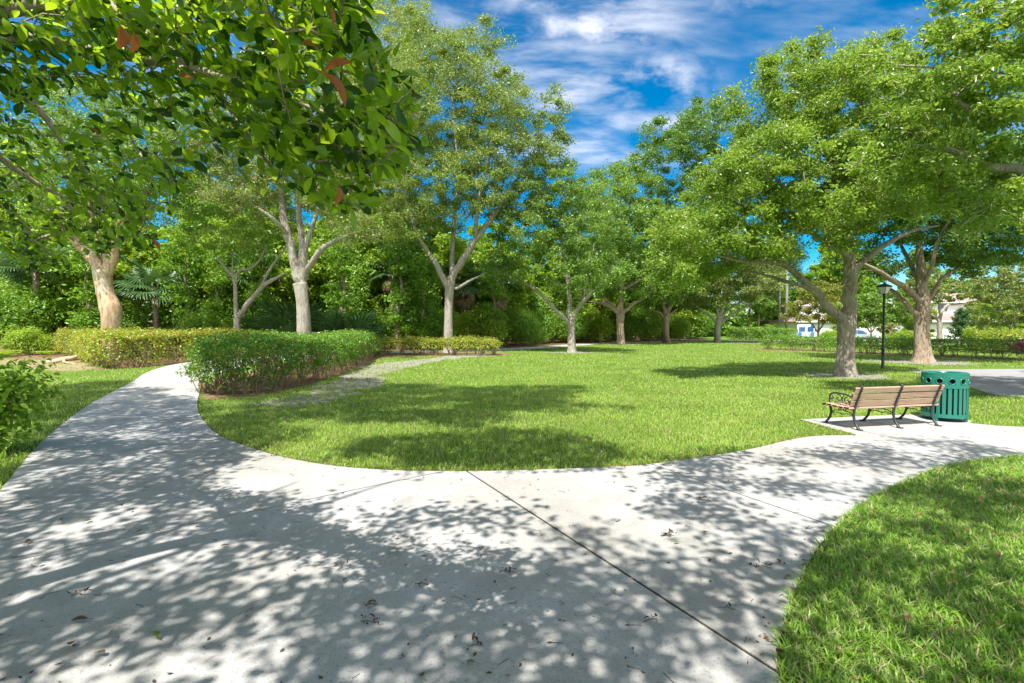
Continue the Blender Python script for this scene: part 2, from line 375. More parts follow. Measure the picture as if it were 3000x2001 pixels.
PATH = np.concatenate([cr(outer, 8), cr(near, 8), cr(far_r, 4), np.array(pad), cr(lawn_in, 8)])
def clip(poly, p, nrm, off=0.0):
    out = []; n = len(poly); dd = [(q[0]-p[0])*nrm[0] + (q[1]-p[1])*nrm[1] - off for q in poly]
    for i in range(n):
        a, b_, da, db = poly[i], poly[(i+1) % n], dd[i], dd[(i+1) % n]
        if da >= 0: out.append(tuple(a))
        if (da >= 0) != (db >= 0):
            t = da/(da-db); out.append((a[0]+(b_[0]-a[0])*t, a[1]+(b_[1]-a[1])*t))
    return out
def split(poly, A, B_, gap=.024):
    A, B_ = np.array(A), np.array(B_); d = (B_-A)/np.linalg.norm(B_-A); nn = np.array([-d[1], d[0]])
    return clip(poly, A, nn, gap/2), clip(poly, A, -nn, gap/2)
pl = [tuple(p) for p in PATH]
up1, low1 = split(pl, G(0, 1659), G(1263, 1393))
up0, mid0 = split(up1, G(36, 1404), G(661, 1317))
slabs = [mid0]
upA, upB = split(up0, G(310, 1160), G(590, 1165)); slabs.append(upB)
upC, upD = split(upA, (-14.6, 21), (-10.6, 21.5)); slabs += [upC, upD]
l2a, l2b = split(low1, G(1372, 1388), G(2284, 1984))       # l2a: right of it (further), l2b: near
l3a, l3b = split(l2a, G(1920, 1368), G(2431, 1544)); slabs += [l2b, l3b]
l4a, l4b = split(l3a, G(2545, 1270), G(2900, 1346)); slabs += [l4a, l4b]
b = Buf()
for s_ in slabs:
    if len(s_) > 2: b.prism(s_, -.04, .02)
structure('path', b, M['concrete'])
M['dirt'] = soil('joint_dirt', (.04, .032, .022), (.08, .06, .04))
b = Buf(); b.prism([tuple(p) for p in PATH*.999], 0, .014); structure('joint_soil', b, M['dirt'])
FARP = ribbon([(-9.3, 32.5), (-7.5, 35.3), (-4, 37.8), (0, 40.5), (4, 46.5), (9.5, 54.5), (17, 61), (26, 65), (38, 67)], 2.0)
b = Buf(); b.prism([tuple(p) for p in FARP], -.04, .015); structure('far_path', b, M['concrete'])
ROAD = np.array([(14.6, 17.6), (15.5, 19.9), (17, 20.6), (21, 20.9), (34, 21), (34, 9.5), (15, 9.9), (12.3, 12.3), G(2842, 1136)])
b = Buf(); b.prism([tuple(p) for p in cr(ROAD, 5, True)], -.04, .015); structure('driveway', b, M['road_concrete'])
def ragged(poly, amp, k=8):
    P = cr(poly, k, True); return P + rng.normal(size=P.shape)*amp
SAND = ragged([G(690, 1196), G(820, 1202), G(970, 1174), G(1085, 1135), G(1160, 1085), G(1300, 1056), G(1420, 1041), G(1430, 1035), G(1330, 1041), G(1190, 1058), G(1090, 1066), G(1040, 1088), G(970, 1123), G(868, 1155), G(766, 1180)], .2)
b = Buf(); b.prism([tuple(p) for p in SAND], 0, .006); structure('sand_strip', b, M['sand'])
MULCH1 = ragged([(-7.4, 12.4), (-6.2, 13.2), (-6.3, 20), (-7.0, 26), (-6.5, 30), (-1.0, 30.6), (-.8, 34.5), (-9.2, 35), (-11.2, 30), (-10.2, 20), (-9.6, 15.5)], .12)
b = Buf(); b.prism([tuple(p) for p in MULCH1], 0, .004); structure('mulch_bed', b, M['mulch'])
SOIL = ragged([(-40, 29), (-27, 27.5), (-22, 26), (-18.5, 22.8), (-17, 20.3), (-18.8, 20.5), (-22, 22.8), (-27, 24.6), (-40, 26)], .15)
b = Buf(); b.prism([tuple(p) for p in SOIL], 0, .004); structure('soil_patch', b, M['pale_soil'])
MULCH2 = ragged([(-60, 28.5), (-28, 28), (-19, 24), (-16.9, 20.6), (-15.3, 24), (-15.4, 30), (-9.5, 36.6), (0, 43), (5, 50), (10, 58), (20, 66), (27, 70), (24, 110), (-60, 110)], .15)
b = Buf(); b.prism([tuple(p) for p in MULCH2], 0, .005); structure('woodland_floor', b, M['mulch'])
MULCH3 = ragged([(19.0, 40), (22.5, 33.0), (26, 26.2), (34, 17), (36, 18.5), (28.5, 28), (21.5, 41.5)], .12)
b = Buf(); b.prism([tuple(p) for p in MULCH3], 0, .004); structure('hedge_bed', b, M['mulch'])
b = Buf(); b.add([[24, 56, .008], [140, 56, .008], [140, 64, .008], [24, 64, .008]], [[0, 1, 2, 3]]); structure('street', b, M['asphalt'])
for (cx, cy, rr) in ((4.15, 35.0, 1.7), (11.8, 18.1, 1.5), (20.2, 25.2, 2.4), (11, 52, 1.8), (17.5, 58, 1.5)):
    a = np.arange(26)*2*PI/26; P = np.c_[cx + rr*np.cos(a)*(1+.2*np.sin(3*a)), cy + rr*np.sin(a)*.9] + rng.normal(size=(26, 2))*.12
    b = Buf(); b.prism([tuple(p) for p in P], 0, .0075); structure('bare_soil', b, M['sand'])

# ------------------------------------------------------------ grass (uncountable)
def blades(B, X, Y, h, wd, lean=.6, z0=0.0):
    n = len(X); th = rng.uniform(0, 2*PI, n); h = h*rng.uniform(.55, 1.3, n); ln = lean*h*rng.uniform(.2, 1.3, n)
    d = np.c_[np.cos(th), np.sin(th)]; ph = th + PI/2 + rng.normal(0, .5, n); s = np.c_[np.cos(ph), np.sin(ph)]*(wd*rng.uniform(.7, 1.2, n)/2)[:, None]
    base = np.c_[X, Y]
    mid = base + d*(ln*.35)[:, None]; tip = base + d*ln[:, None]; Z = np.full(n, z0 - .004)
    V = np.stack([np.c_[base-s, Z], np.c_[base+s, Z], np.c_[mid+s*.85, z0+h*.62], np.c_[mid-s*.85, z0+h*.62], np.c_[tip, z0+h*.95]], 1).reshape(-1, 3)
    i = np.arange(n)[:, None]*5
    return B.add(V, i + np.array([[0, 1, 2, 3]]), i + np.array([[3, 2, 4]]))
WOODS = MULCH2
def grass_pts(n, x0, x1, y0, y1, dens_pow=0.0, sandkeep=.5):
    X = rng.uniform(x0, x1, n); Y = rng.uniform(y0, y1, n)
    k = ~inpoly(X, Y, PATH) & ~inpoly(X, Y, ROAD) & ~inpoly(X, Y, FARP) & ~inpoly(X, Y, WOODS) & (np.abs(X) < Y*1.2 + 2.6)
    for poly, keep in ((SAND, sandkeep), (MULCH1, .04), (SOIL, .4), (MULCH3, .05)):
        i = inpoly(X, Y, poly); k &= ~i | (rng.random(n) < keep)
    for (cx, cy, rr) in ((4.15, 35.4, 1.2), (11.8, 18.1, 1.2), (20.2, 25.2, 1.8)):
        k &= ((X-cx)**2 + (Y-cy)**2 > rr*rr) | (rng.random(n) < .2)
    cl = np.sin(X*2.1+1.3*np.sin(Y*1.7)) + np.sin(Y*2.7 + 1.1*np.sin(X*1.9)); k &= rng.random(n) < .72 + .18*cl
    return X[k], Y[k]
def in_front(X, Y): return X, Y
B = Buf()
X, Y = grass_pts(170000, 1.0, 8.2, 1.7, 5.0); blades(B, X, Y, .065, .009, 1.2)
X, Y = grass_pts(95000, 2.5, 11.5, 5.0, 7.2); blades(B, X, Y, .065, .0115, 1.2)
tag(B.obj('near_grass', M['lush_grass']), 'coarse bright green turf in lower right corner beside the path', 'grass', kind='stuff')
B = Buf()
for n, x0, x1, y0, y1, h, wd in ((130000, -6.5, 6.2, 5.85, 9.5, .05, .009), (110000, -7, 10, 9.5, 14, .05, .012), (80000, -8, 17, 14, 22, .05, .019),
                                 (60000, -9, 30, 22, 36, .055, .034), (40000, -6, 45, 36, 66, .05, .06), (9000, 8, 14, 8.8, 12.5, .065, .016)):
    X, Y = grass_pts(n, x0, x1, y0, y1); blades(B, X, Y, h, wd, .8)
tag(B.obj('lawn_grass', M['grass']), 'mown lawn filling the middle of the park inside the curved path', 'grass', kind='stuff')
B = Buf()
for n, x0, x1, y0, y1, h, wd in ((26000, -9.5, -3, 4, 9, .06, .012), (30000, -16, -7, 9, 17, .06, .017), (22000, -30, -10, 17, 29, .055, .03)):
    X, Y = grass_pts(n, x0, x1, y0, y1)
    k = X < -4.4 - (Y-5.0)*.55 if y0 < 9 else np.ones(len(X), bool)
    k &= X < np.interp(Y, [4, 5.3, 7.9, 11.6, 15.6, 19.5, 23.4, 29], [-4.4, -5.3, -7.2, -9.5, -11.6, -13.9, -15.3, -16])
    blades(B, X[k], Y[k], h, wd, .9)
tag(B.obj('verge_grass', M['grass']), 'patchy grass verge on the outer side of the left path', 'grass', kind='stuff')

# ------------------------------------------------------------ trees
def darts(lobes, spacing, shell=.5, gap=-.30):
    out = []; k0 = 1.5/spacing; ph = rng.uniform(0, 6, 3)
    for (c, r) in lobes:
        c = np.array(c); r = np.array(r); vol = r[0]*r[1]*r[2]*4.19; n = int(vol/spacing**3*1.6) + 4
        d = unit(rng.normal(size=(n*3, 3))); rad = rng.uniform(shell**3, 1, (n*3, 1))**(1/3)
        q = rng.uniform(0, 6, 4); rad = rad*(1 + .16*np.sin(d[:, :1]*5+q[0])*np.sin(d[:, 2:]*4+q[1]) + .12*np.sin(d[:, 2:]*11+q[2])*np.sin(d[:, :1]*9+q[3]))
        spr = rng.random((n*3, 1)) < .05; rad = np.where(spr, rad*rng.uniform(1.0, 1.28, rad.shape), rad)
        P = c + d*rad*r
        for p in P[:n*3]:
            g = math.sin(p[0]*k0+p[2]*k0*.6+ph[0])*math.sin(p[1]*k0-p[0]*k0*.5+ph[1])+.8*math.sin(p[2]*k0*1.3-p[1]*k0*.7+ph[2])*math.sin(p[0]*k0*1.9+ph[1])
            g2 = math.sin(p[0]*k0*.42+ph[2])*math.sin(p[2]*k0*.5+ph[0])+math.sin(p[1]*k0*.4+ph[1])*math.sin(p[2]*k0*.37-p[0]*k0*.3)
            if g + .55*g2 < gap: continue
            if out and np.min(np.sum((np.array(out)-p)**2, 1)) < spacing**2: continue
            out.append(p)
    return np.array(out)
DS, DP, DL = .79, 2.3, 1.2
class Skel:
    def __init__(s): s.P = []; s.par = []; s.r = []
    def chain(s, pts, rad, par=-1):
        for p, r in zip(pts, rad):
            s.P.append(np.array(p, float)); s.par.append(par); s.r.append(r); par = len(s.P)-1
        return par
    def limb(s, pts, rad):
        pts = np.asarray(pts, float); A = np.array(s.P); i = int(np.argmin(np.sum((A-pts[0])**2, 1)))
        pts = cr(np.vstack([A[i], pts]) if np.sum((A[i]-pts[0])**2) > .01 else pts, 4)
        rad = np.interp(np.linspace(0, 1, len(pts)), np.linspace(0, 1, len(rad)), rad); rad[-4:] *= np.array([.9, .75, .55, .3])
        jit = rng.normal(size=pts.shape)*rad[:, None]*.12; jit[0] = 0
        return s.chain((pts+jit)[1:], rad[1:], i)
    def grow(s, A, seg=.8, r0=.011, up=.12):
        S0 = np.array(s.P); dist = np.array([np.min(np.sum((S0-a)**2, 1)) for a in A]); 
        cap = len(s.P) + len(A)*14 + 10; Q = np.full((cap, 3), 1e9); n = len(s.P); Q[:n] = S0
        for a in A[np.argsort(dist)]:
            i = int(np.argmin(np.sum((Q[:n]-a)**2, 1) + .6*np.maximum(0, Q[:n, 2]-a[2])**2)); p = Q[i].copy(); L = np.linalg.norm(a-p); k = min(12, max(2, int(L/seg)+1)); par = i
            for j in range(1, k+1):
                t = j/k; q = p + (a-p)*t + np.array([0, 0, up*L])*math.sin(PI*t) + rng.normal(size=3)*.05*L*(t < 1)*.8
                s.P.append(q); s.par.append(par); s.r.append(0.0); Q[n] = q; par = n; n += 1
        n = len(s.P); acc = np.zeros(n); kids = [0]*n
        for i in range(n-1, -1, -1):
            fixed = s.r[i]
            r = fixed if fixed > 0 else max(acc[i]**(1/2.3), r0*.7)
            s.r[i] = r
            if s.par[i] >= 0: acc[s.par[i]] += r**2.3; kids[s.par[i]] += 1
    def tubes(s, B, nbig=10, flare=0.0, base=None, rmin=0.0):
        n = len(s.P); kids = [[] for _ in range(n)]
        for i, p in enumerate(s.par):
            if p >= 0: kids[p].append(i)
        st = [(i, None) for i in range(n) if s.par[i] < 0]
        while st:
            i, fr = st.pop(); ch = [] if fr is None else [fr]; ch.append(i)
            while kids[ch[-1]]:
                ks = sorted(kids[ch[-1]], key=lambda q: -s.r[q]); st += [(q, ch[-1]) for q in ks[1:]]; ch.append(ks[0])
            P = np.array([s.P[q] for q in ch]); R = np.array([s.r[q] for q in ch])
            if fr is not None and len(R) > 1: R[0] = min(R[0], R[1]*1.25)
            big = R.max(); nn = nbig if big > .12 else 7 if big > .05 else 4 if big > .02 else 3
            lob = None
            if fr is None:
                ph = rng.uniform(0, 6, 3); z0 = P[0][2]; nn = nbig+6
                hgt = P[:, 2] - z0
                lob = lambda i_, th, hgt=hgt, ph=ph: 1 + .06*np.sin(3*th+ph[0]+hgt[i_]) + .04*np.sin(5*th+ph[1]-hgt[i_]*1.5) + flare*np.exp(-hgt[i_]/.35)*(.75+.45*np.sin(4*th+ph[2]) + .2*np.sin(7*th+ph[1]))
            B.tube(P, R, nn, lob)
def tree(name, label, cat, base, trunk, limbs, lobes, spacing=1.0, per=90, rc=.7, L=.1, Wd=.06, leaf='oak_leaf', bark='oak_bark', flare=.6,
         group=None, kind6=True, twigs=4, shell=.5, extra=None, flat=.6, up=.4, r0=.011, gap=-.3):
    base = np.array([base[0], base[1], 0.0])
    sk = Skel(); tp = cr(np.array([t[0] for t in trunk]), 7); tr = np.interp(np.linspace(0, 1, len(tp)), np.linspace(0, 1, len(trunk)), [t[1] for t in trunk])
    sk.chain(tp, tr)
    for l in limbs: sk.limb([q[0] for q in l], [q[1] for q in l])
    spacing *= DS; per = int(per*DP); L *= DL; Wd *= DL; rc *= .85
    A = darts(lobes, spacing, shell, gap)
    if extra is not None: A = np.concatenate([A, extra]) if len(A) else extra
    sk.grow(A, r0=r0)
    root = thing(name, label, cat, base, group=group)
    B = Buf(); sk.tubes(B, flare=flare); B.obj('trunk', M[bark], root, base, smooth=True)
    n = len(A); C = np.repeat(A, per, 0); off = rng.normal(size=C.shape)*np.array([rc, rc, rc*flat])*.40
    sz = rng.uniform(.55, 1.35, (n, 1)); off *= np.repeat(sz, per, 0); C = C + off
    B = Buf(); (leaf6 if kind6 else leaf4)(B, C, L, Wd, up); B.obj('crown', M[leaf], root, base)
    if twigs:
        B = Buf(); T = np.repeat(A, twigs, 0); E = T + np.clip(rng.normal(size=T.shape), -1.1, 1.1)*rc*.6*np.repeat(sz, twigs, 0); mid = (T+E)/2 + rng.normal(size=T.shape)*rc*.12
        d = unit(E-T); s1 = unit(np.cross(d, np.array([.3, .2, 1.]))); s2 = np.cross(d, s1); rr = r0*.7
        V = []
        for Pp, q in ((T, 1), (mid, .8), (E, .3)):
            for an in (0, 2.1, 4.2): V.append(Pp + (s1*math.cos(an) + s2*math.sin(an))*rr*q)
        V = np.stack(V, 1).reshape(-1, 3); i = np.arange(len(T))[:, None, None]*9
        f = np.array([[0,1,4,3],[1,2,5,4],[2,0,3,5],[3,4,7,6],[4,5,8,7],[5,3,6,8]])[None]
        B.add(V, (i+f).reshape(-1, 4)); B.obj('twigs', M['twig'], root, base)
    return root
def lim(d, pts):
    """(px, py, radius px, extra depth) -> (point, radius)"""
    return [(W(p[0], p[1], d + (p[3] if len(p) > 3 else 0)), p[2]*d/F*math.cos(math.atan((p[0]-1500)/F))) for p in pts]
def lob(*a):
    return [(W(px, py, d), (rx*d/F, rd, ry*d/F)) for (px, py, d, rx, ry, rd) in a]
def trunk(base, d, pts): return [(np.array([base[0], base[1], -.1]), pts[0][2]*d/F*1.05*math.cos(math.atan((pts[0][0]-1500)/F)))] + lim(d, pts)

# ---- the two big oaks on the right
tree('shade_oak', 'thick grey oak with a long low limb reaching left, behind the slatted bench', 'tree', G(2477, 1101),
     trunk(G(2477, 1101), 18.1, [(2477, 1060, 28), (2478, 1000, 25), (2480, 950, 28), (2487, 925, 24)]),
     [lim(18.1, [(2480, 940, 20), (2444, 917, 15), (2418, 893, 14), (2395, 856, 12), (2345, 814, 11), (2307, 782, 9), (2265, 768, 8, -.6), (2184, 768, 5, -1.2), (2090, 745, 3, -1.5)]),
      lim(18.1, [(2400, 870, 9), (2360, 841, 7), (2307, 826, 6), (2253, 810, 5, .5), (2190, 793, 4, .8)]),
      lim(18.1, [(2487, 925, 24), (2491, 856, 21), (2490, 780, 19), (2487, 703, 16), (2470, 620, 11), (2440, 520, 8), (2420, 400, 5)]),
      lim(18.1, [(2492, 800, 14), (2513, 778, 12), (2559, 741, 10), (2617, 703, 9, .4), (2674, 676, 7, .6), (2751, 661, 5, .8)]),
      lim(18.1, [(2489, 760, 12), (2464, 734, 10, -.3), (2433, 722, 8, -.8), (2390, 690, 7, -1.4), (2330, 660, 5, -2)]),
      lim(18.1, [(2487, 703, 12), (2437, 672, 9, -.5), (2368, 653, 7, -.8), (2300, 560, 4, -1), (2240, 480, 3, -1)]),
      lim(18.1, [(2480, 650, 9), (2530, 560, 7, .3), (2580, 450, 5, .5), (2600, 330, 3, .6)])],
     lob((2400, 520, 17, 230, 170, 2.6), (2230, 620, 16.6, 150, 140, 2), (2060, 690, 16.8, 130, 120, 1.8), (2330, 310, 17.2, 165, 130, 2.4), (2560, 330, 17.8, 200, 180, 2.4),
         (2600, 540, 18.2, 190, 130, 2), (2320, 190, 17.4, 70, 60, 1.2), (2240, 250, 17.3, 40, 50, .8), (2140, 560, 16.8, 120, 90, 1.8), (1990, 760, 17, 90, 90, 1.4)),
     spacing=.72, per=150, rc=.62, L=.082, Wd=.045, leaf='oak_leaf_bright', bark='oak_bark', flare=.5, twigs=7, gap=-.04)
tree('shade_oak', 'broad brown oak with flared roots in front of the clipped hedge, right of the lamp', 'tree', G(2703, 1061),
     trunk(G(2703, 1061), 25.2, [(2703, 1035, 27), (2700, 980, 23), (2702, 920, 25), (2706, 880, 21)]),
     [lim(25.2, [(2700, 890, 16), (2680, 868, 11), (2650, 841, 10), (2605, 814, 9, -.5), (2555, 784, 6, -1), (2515, 768, 3.5, -1.3), (2470, 750, 2, -1.6)]),
      lim(25.2, [(2694, 930, 14), (2668, 905, 11), (2640, 875, 9, .5), (2612, 850, 7, 1), (2570, 840, 4, 1.4)]),
      lim(25.2, [(2706, 880, 19), (2702, 818, 17), (2697, 760, 13), (2690, 690, 9), (2680, 600, 6)]),
      lim(25.2, [(2704, 850, 13), (2676, 790, 9, .8), (2650, 740, 7, 1.5), (2620, 680, 4, 2)]),
      lim(25.2, [(2712, 900, 13), (2728, 868, 9), (2752, 826, 8), (2790, 795, 7, .5), (2850, 757, 5, 1), (2910, 730, 3, 1.4)]),
      lim(25.2, [(2706, 830, 12), (2730, 780, 8, -.8), (2750, 700, 6, -1.2), (2800, 620, 4, -1.6)])],
     lob((2700, 600, 25, 210, 110, 3), (2880, 640, 24.5, 190, 110, 3), (2590, 650, 26, 110, 80, 2), (2700, 470, 26, 220, 110, 3), (2960, 560, 25, 160, 140, 3), (2540, 770, 26, 75, 55, 1.6), (2860, 740, 26, 120, 60, 2)),
     spacing=.95, per=120, rc=.8, L=.11, Wd=.062, leaf='deep_leaf', bark='brown_bark', flare=.85, twigs=4)
tree('shade_oak', 'near leafy oak entering at the right edge with large glossy leaves overhead', 'tree', (13.6, 10.2),
     [(np.array([13.6, 10.2, -.1]), .42), (np.array([13.55, 10.2, 1.6]), .34), (np.array([13.4, 10.3, 3.2]), .32)],
     [[(np.array([13.4, 10.3, 3.1]), .2), (np.array([12.4, 10.4, 4.0]), .16), (W(3010, 503, 11) , .11), (W(2900, 490, 11), .09), (W(2780, 440, 11), .06), (W(2640, 420, 11), .03)],
      [(np.array([13.4, 10.3, 3.1]), .2), (np.array([12.6, 10.2, 5.4]), .14), (W(2960, 330, 10.5), .08), (W(2880, 330, 10.5), .065), (W(2800, 290, 10.4), .05), (W(2790, 210, 10.4), .04), (W(2620, 190, 10.4), .02)],
      [(np.array([13.4, 10.3, 3.2]), .22), (np.array([13.6, 9.8, 6]), .16), (np.array([13, 9.5, 9]), .1), (np.array([12, 9, 11]), .05)],
      [(np.array([13.4, 10.3, 3.2]), .2), (np.array([14.8, 9.8, 5.5]), .14), (np.array([16, 9, 8]), .08)]],
     lob((2860, 190, 10.6, 200, 190, 1.8), (2760, 380, 11, 190, 150, 1.5), (2960, 470, 10.8, 170, 170, 1.6), (2940, 60, 10.4, 220, 90, 1.8), (2700, 270, 10.8, 110, 100, 1.2)) +
     [(np.array([13.5, 9, 10]), (3, 3, 2)), (np.array([15, 8, 7]), (2.4, 2.6, 2)), (np.array([17.4, 11, 7.5]), (2.4, 2.6, 1.8)), (np.array([20, 12.5, 8]), (2.4, 3, 1.8))],
     spacing=.62, per=95, rc=.5, L=.085, Wd=.046, leaf='oak_leaf_bright', bark='grey_bark', twigs=7, gap=-.06)
# ---- the row round the far side of the lawn
tree('lawn_tree', 'slim grey tree with a long low left limb on the lawn, centre of the row', 'tree', G(1676, 1032),
     trunk(G(1676, 1032), 35.4, [(1675, 1010, 11), (1674, 970, 10.5), (1674, 945, 12)]),
     [lim(35.4, [(1672, 952, 7), (1660, 940, 6.5), (1614, 894, 5.5), (1568, 848, 5, .5), (1515, 818, 4, .8), (1450, 787, 3, 1)]),
      lim(35.4, [(1672, 945, 9), (1668, 914, 8), (1668, 868, 6.5), (1660, 799, 5), (1645, 703, 4), (1640, 620, 2.5)]),
      lim(35.4, [(1676, 938, 8), (1684, 919, 7.5), (1706, 887, 6.5, -.5), (1733, 860, 5.5, -1), (1767, 826, 4.5, -1.4), (1802, 772, 3, -1.6)]),
      lim(35.4, [(1702, 890, 6), (1712, 856, 5, .6), (1730, 780, 4, 1), (1745, 690, 2.5, 1.4)])],
     lob((1640, 580, 35.5, 110, 90, 3), (1550, 680, 35.5, 110, 90, 3), (1710, 680, 35, 110, 100, 3), (1640, 790, 35, 150, 55, 2.6), (1480, 760, 36, 60, 45, 1.6), (1590, 490, 36, 50, 40, 1.6), (1760, 800, 34, 90, 50, 2)),
     spacing=1.1, per=105, rc=.85, L=.13, Wd=.075, leaf='oak_leaf', bark='grey_bark', flare=.5, kind6=False, twigs=5)
tree('lawn_tree', 'stout brown tree with crooked low limbs by the far path, second in the row', 'tree', G(1819, 1009),
     trunk(G(1819, 1009), 52, [(1818, 990, 11), (1817, 950, 11), (1818, 925, 13)]),
     [lim(52, [(1812, 922, 7), (1800, 908, 6.5), (1772, 889, 5.5), (1725, 883, 4)]), lim(52, [(1808, 905, 6), (1785, 885, 5), (1752, 860, 4)]),
      lim(52, [(1818, 925, 10), (1818, 890, 9), (1821, 841, 7.5), (1814, 780, 5), (1810, 650, 3)]), lim(52, [(1822, 918, 7), (1833, 909, 6.5), (1860, 887, 6), (1885, 875, 4), (1920, 840, 3)]),
      lim(52, [(1820, 850, 6), (1860, 830, 5), (1910, 800, 3)])],
     lob((1790, 590, 52, 100, 95, 4.5), (1870, 690, 51, 110, 100, 4.5), (1750, 720, 52, 80, 90, 4), (1830, 825, 51, 130, 45, 4), (1840, 540, 53, 70, 60, 3)),
     spacing=1.5, per=110, rc=1.15, L=.19, Wd=.11, leaf='oak_leaf', bark='brown_bark', flare=.6, kind6=False)
tree('lawn_tree', 'tall brown tree by the far path whose dark crown stands above its neighbours', 'tree', G(1953, 1004),
     trunk(G(1953, 1004), 57, [(1952, 985, 9), (1951, 945, 9), (1953, 920, 11)]),
     [lim(57, [(1950, 920, 7), (1945, 895, 6.5), (1944, 860, 6), (1935, 780, 5), (1930, 650, 4), (1925, 480, 3)]), lim(57, [(1955, 918, 7), (1966, 895, 6), (1976, 870, 5), (2000, 780, 4), (2040, 620, 3), (2050, 470, 3)]),
      lim(57, [(1948, 935, 6), (1930, 915, 5), (1897, 906, 3)]), lim(57, [(1958, 925, 5), (1985, 905, 4)])],
     lob((1935, 460, 56, 75, 75, 4.5), (1910, 420, 56, 35, 70, 3), (2060, 400, 56, 85, 80, 5), (2110, 500, 56, 80, 90, 5), (2010, 560, 56, 130, 70, 5), (1960, 700, 56, 110, 100, 5), (1940, 830, 55, 90, 55, 4), (2080, 700, 57, 120, 110, 5)),
     spacing=1.7, per=110, rc=1.25, L=.2, Wd=.12, leaf='deep_leaf', bark='brown_bark', flare=.5, kind6=False)
tree('lawn_tree', 'low forking tree with fanned pale limbs at the far right end of the row', 'tree', G(2102, 1003),
     trunk(G(2102, 1003), 59, [(2102, 985, 9), (2103, 955, 9), (2105, 940, 11)]),
     [lim(59, [(2100, 945, 6), (2080, 925, 5), (2055, 910, 4), (2030, 885, 3)]), lim(59, [(2104, 940, 6), (2102, 915, 5), (2090, 880, 3)]), lim(59, [(2108, 940, 6), (2125, 915, 5), (2160, 890, 4), (2205, 870, 3)]),
      lim(59, [(2110, 945, 6), (2140, 925, 5), (2175, 905, 4), (2215, 875, 3)]), lim(59, [(2106, 938, 6), (2115, 905, 5), (2130, 860, 3)])],
     lob((2060, 850, 59, 90, 55, 5), (2160, 830, 59, 100, 55, 5), (2110, 770, 60, 150, 70, 5), (2220, 790, 60, 70, 70, 4)),
     spacing=1.5, per=80, rc=1.2, L=.2, Wd=.12, leaf='oak_leaf_dull', bark='grey_bark', flare=.5, kind6=False, twigs=8)
# ---- left group behind the hedges
tree('park_tree', 'tall pale tree with one long limb slanting right, behind the low row of shrubs', 'tree', G(1313, 1033),
     trunk(G(1313, 1033), 35, [(1313, 1000, 13), (1314, 930, 12), (1316, 880, 12), (1318, 833, 14)]),
     [lim(35, [(1313, 850, 10), (1297, 814, 9), (1274, 768, 8), (1263, 753, 7), (1225, 690, 5), (1190, 590, 4), (1170, 480, 3)]),
      lim(35, [(1320, 830, 12), (1330, 799, 11), (1355, 760, 10), (1393, 703, 9), (1439, 642, 8), (1477, 588, 7), (1505, 540, 5), (1540, 470, 3)]),
      lim(35, [(1318, 840, 7), (1339, 845, 4), (1370, 826, 4), (1424, 799, 3)]),
      lim(35, [(1322, 830, 9), (1325, 760, 8, .8), (1330, 650, 7, 1), (1340, 500, 6, 1.4), (1330, 350, 4, 1.6), (1320, 230, 2.5, 1.8)]),
      lim(35, [(1393, 703, 7), (1400, 600, 5, -.8), (1430, 470, 4, -1), (1450, 350, 3, -1.2)])],
     lob((1280, 330, 35.5, 190, 165, 4.5), (1440, 310, 35, 105, 115, 3.5), (1500, 440, 35, 120, 100, 3.2), (1620, 320, 35, 40, 70, 1.2), (1595, 430, 35, 75, 75, 2.4), (1300, 560, 35, 190, 100, 4), (1460, 560, 35, 110, 90, 3),
         (1400, 120, 36, 65, 65, 2), (1240, 170, 36, 90, 110, 3), (1150, 480, 35, 110, 120, 3), (1200, 660, 34.5, 90, 60, 2.4), (1470, 140, 36, 30, 40, 1)),
     spacing=1.15, per=100, rc=.9, L=.13, Wd=.072, leaf='olive_leaf', bark='grey_bark', flare=.4, kind6=False, twigs=6, shell=.45)
tree('park_tree', 'big grey trunk with rough bark splitting into several stems behind the hedge', 'tree', (W(890, 963, 28)[0], 28),
     trunk((W(890, 963, 28)[0], 28), 28, [(890, 1040, 23), (889, 960, 21), (886, 880, 19), (880, 830, 21)]),
     [lim(28, [(878, 835, 16), (868, 790, 15), (852, 720, 14), (842, 684, 13), (828, 620, 11), (822, 540, 8), (810, 420, 5)]),
      lim(28, [(884, 830, 16), (890, 790, 15), (888, 740, 14), (884, 711, 11), (877, 640, 9), (872, 560, 7), (880, 450, 5)]),
      lim(28, [(890, 770, 10), (900, 710, 9), (916, 665, 8), (935, 600, 6), (950, 500, 4)]),
      lim(28, [(893, 800, 10), (911, 776, 9, -.4), (934, 740, 9, -.8), (964, 715, 8, -1), (999, 699, 5, -1.2), (1040, 680, 3, -1.4)]),
      lim(28, [(845, 690, 7), (800, 640, 6, -1), (740, 600, 4, -1.4)])],
     lob((880, 480, 28, 190, 110, 3.2), (740, 440, 28, 140, 110, 3), (1000, 580, 27.5, 110, 80, 2.2), (1050, 670, 27, 80, 50, 1.6), (830, 320, 28, 170, 90, 3), (1010, 440, 28, 100, 100, 2.4), (700, 560, 27, 90, 60, 2)),
     spacing=1.0, per=85, rc=.8, L=.11, Wd=.06, leaf='oak_leaf_dull', bark='grey_bark', flare=.2, kind6=False, twigs=7)
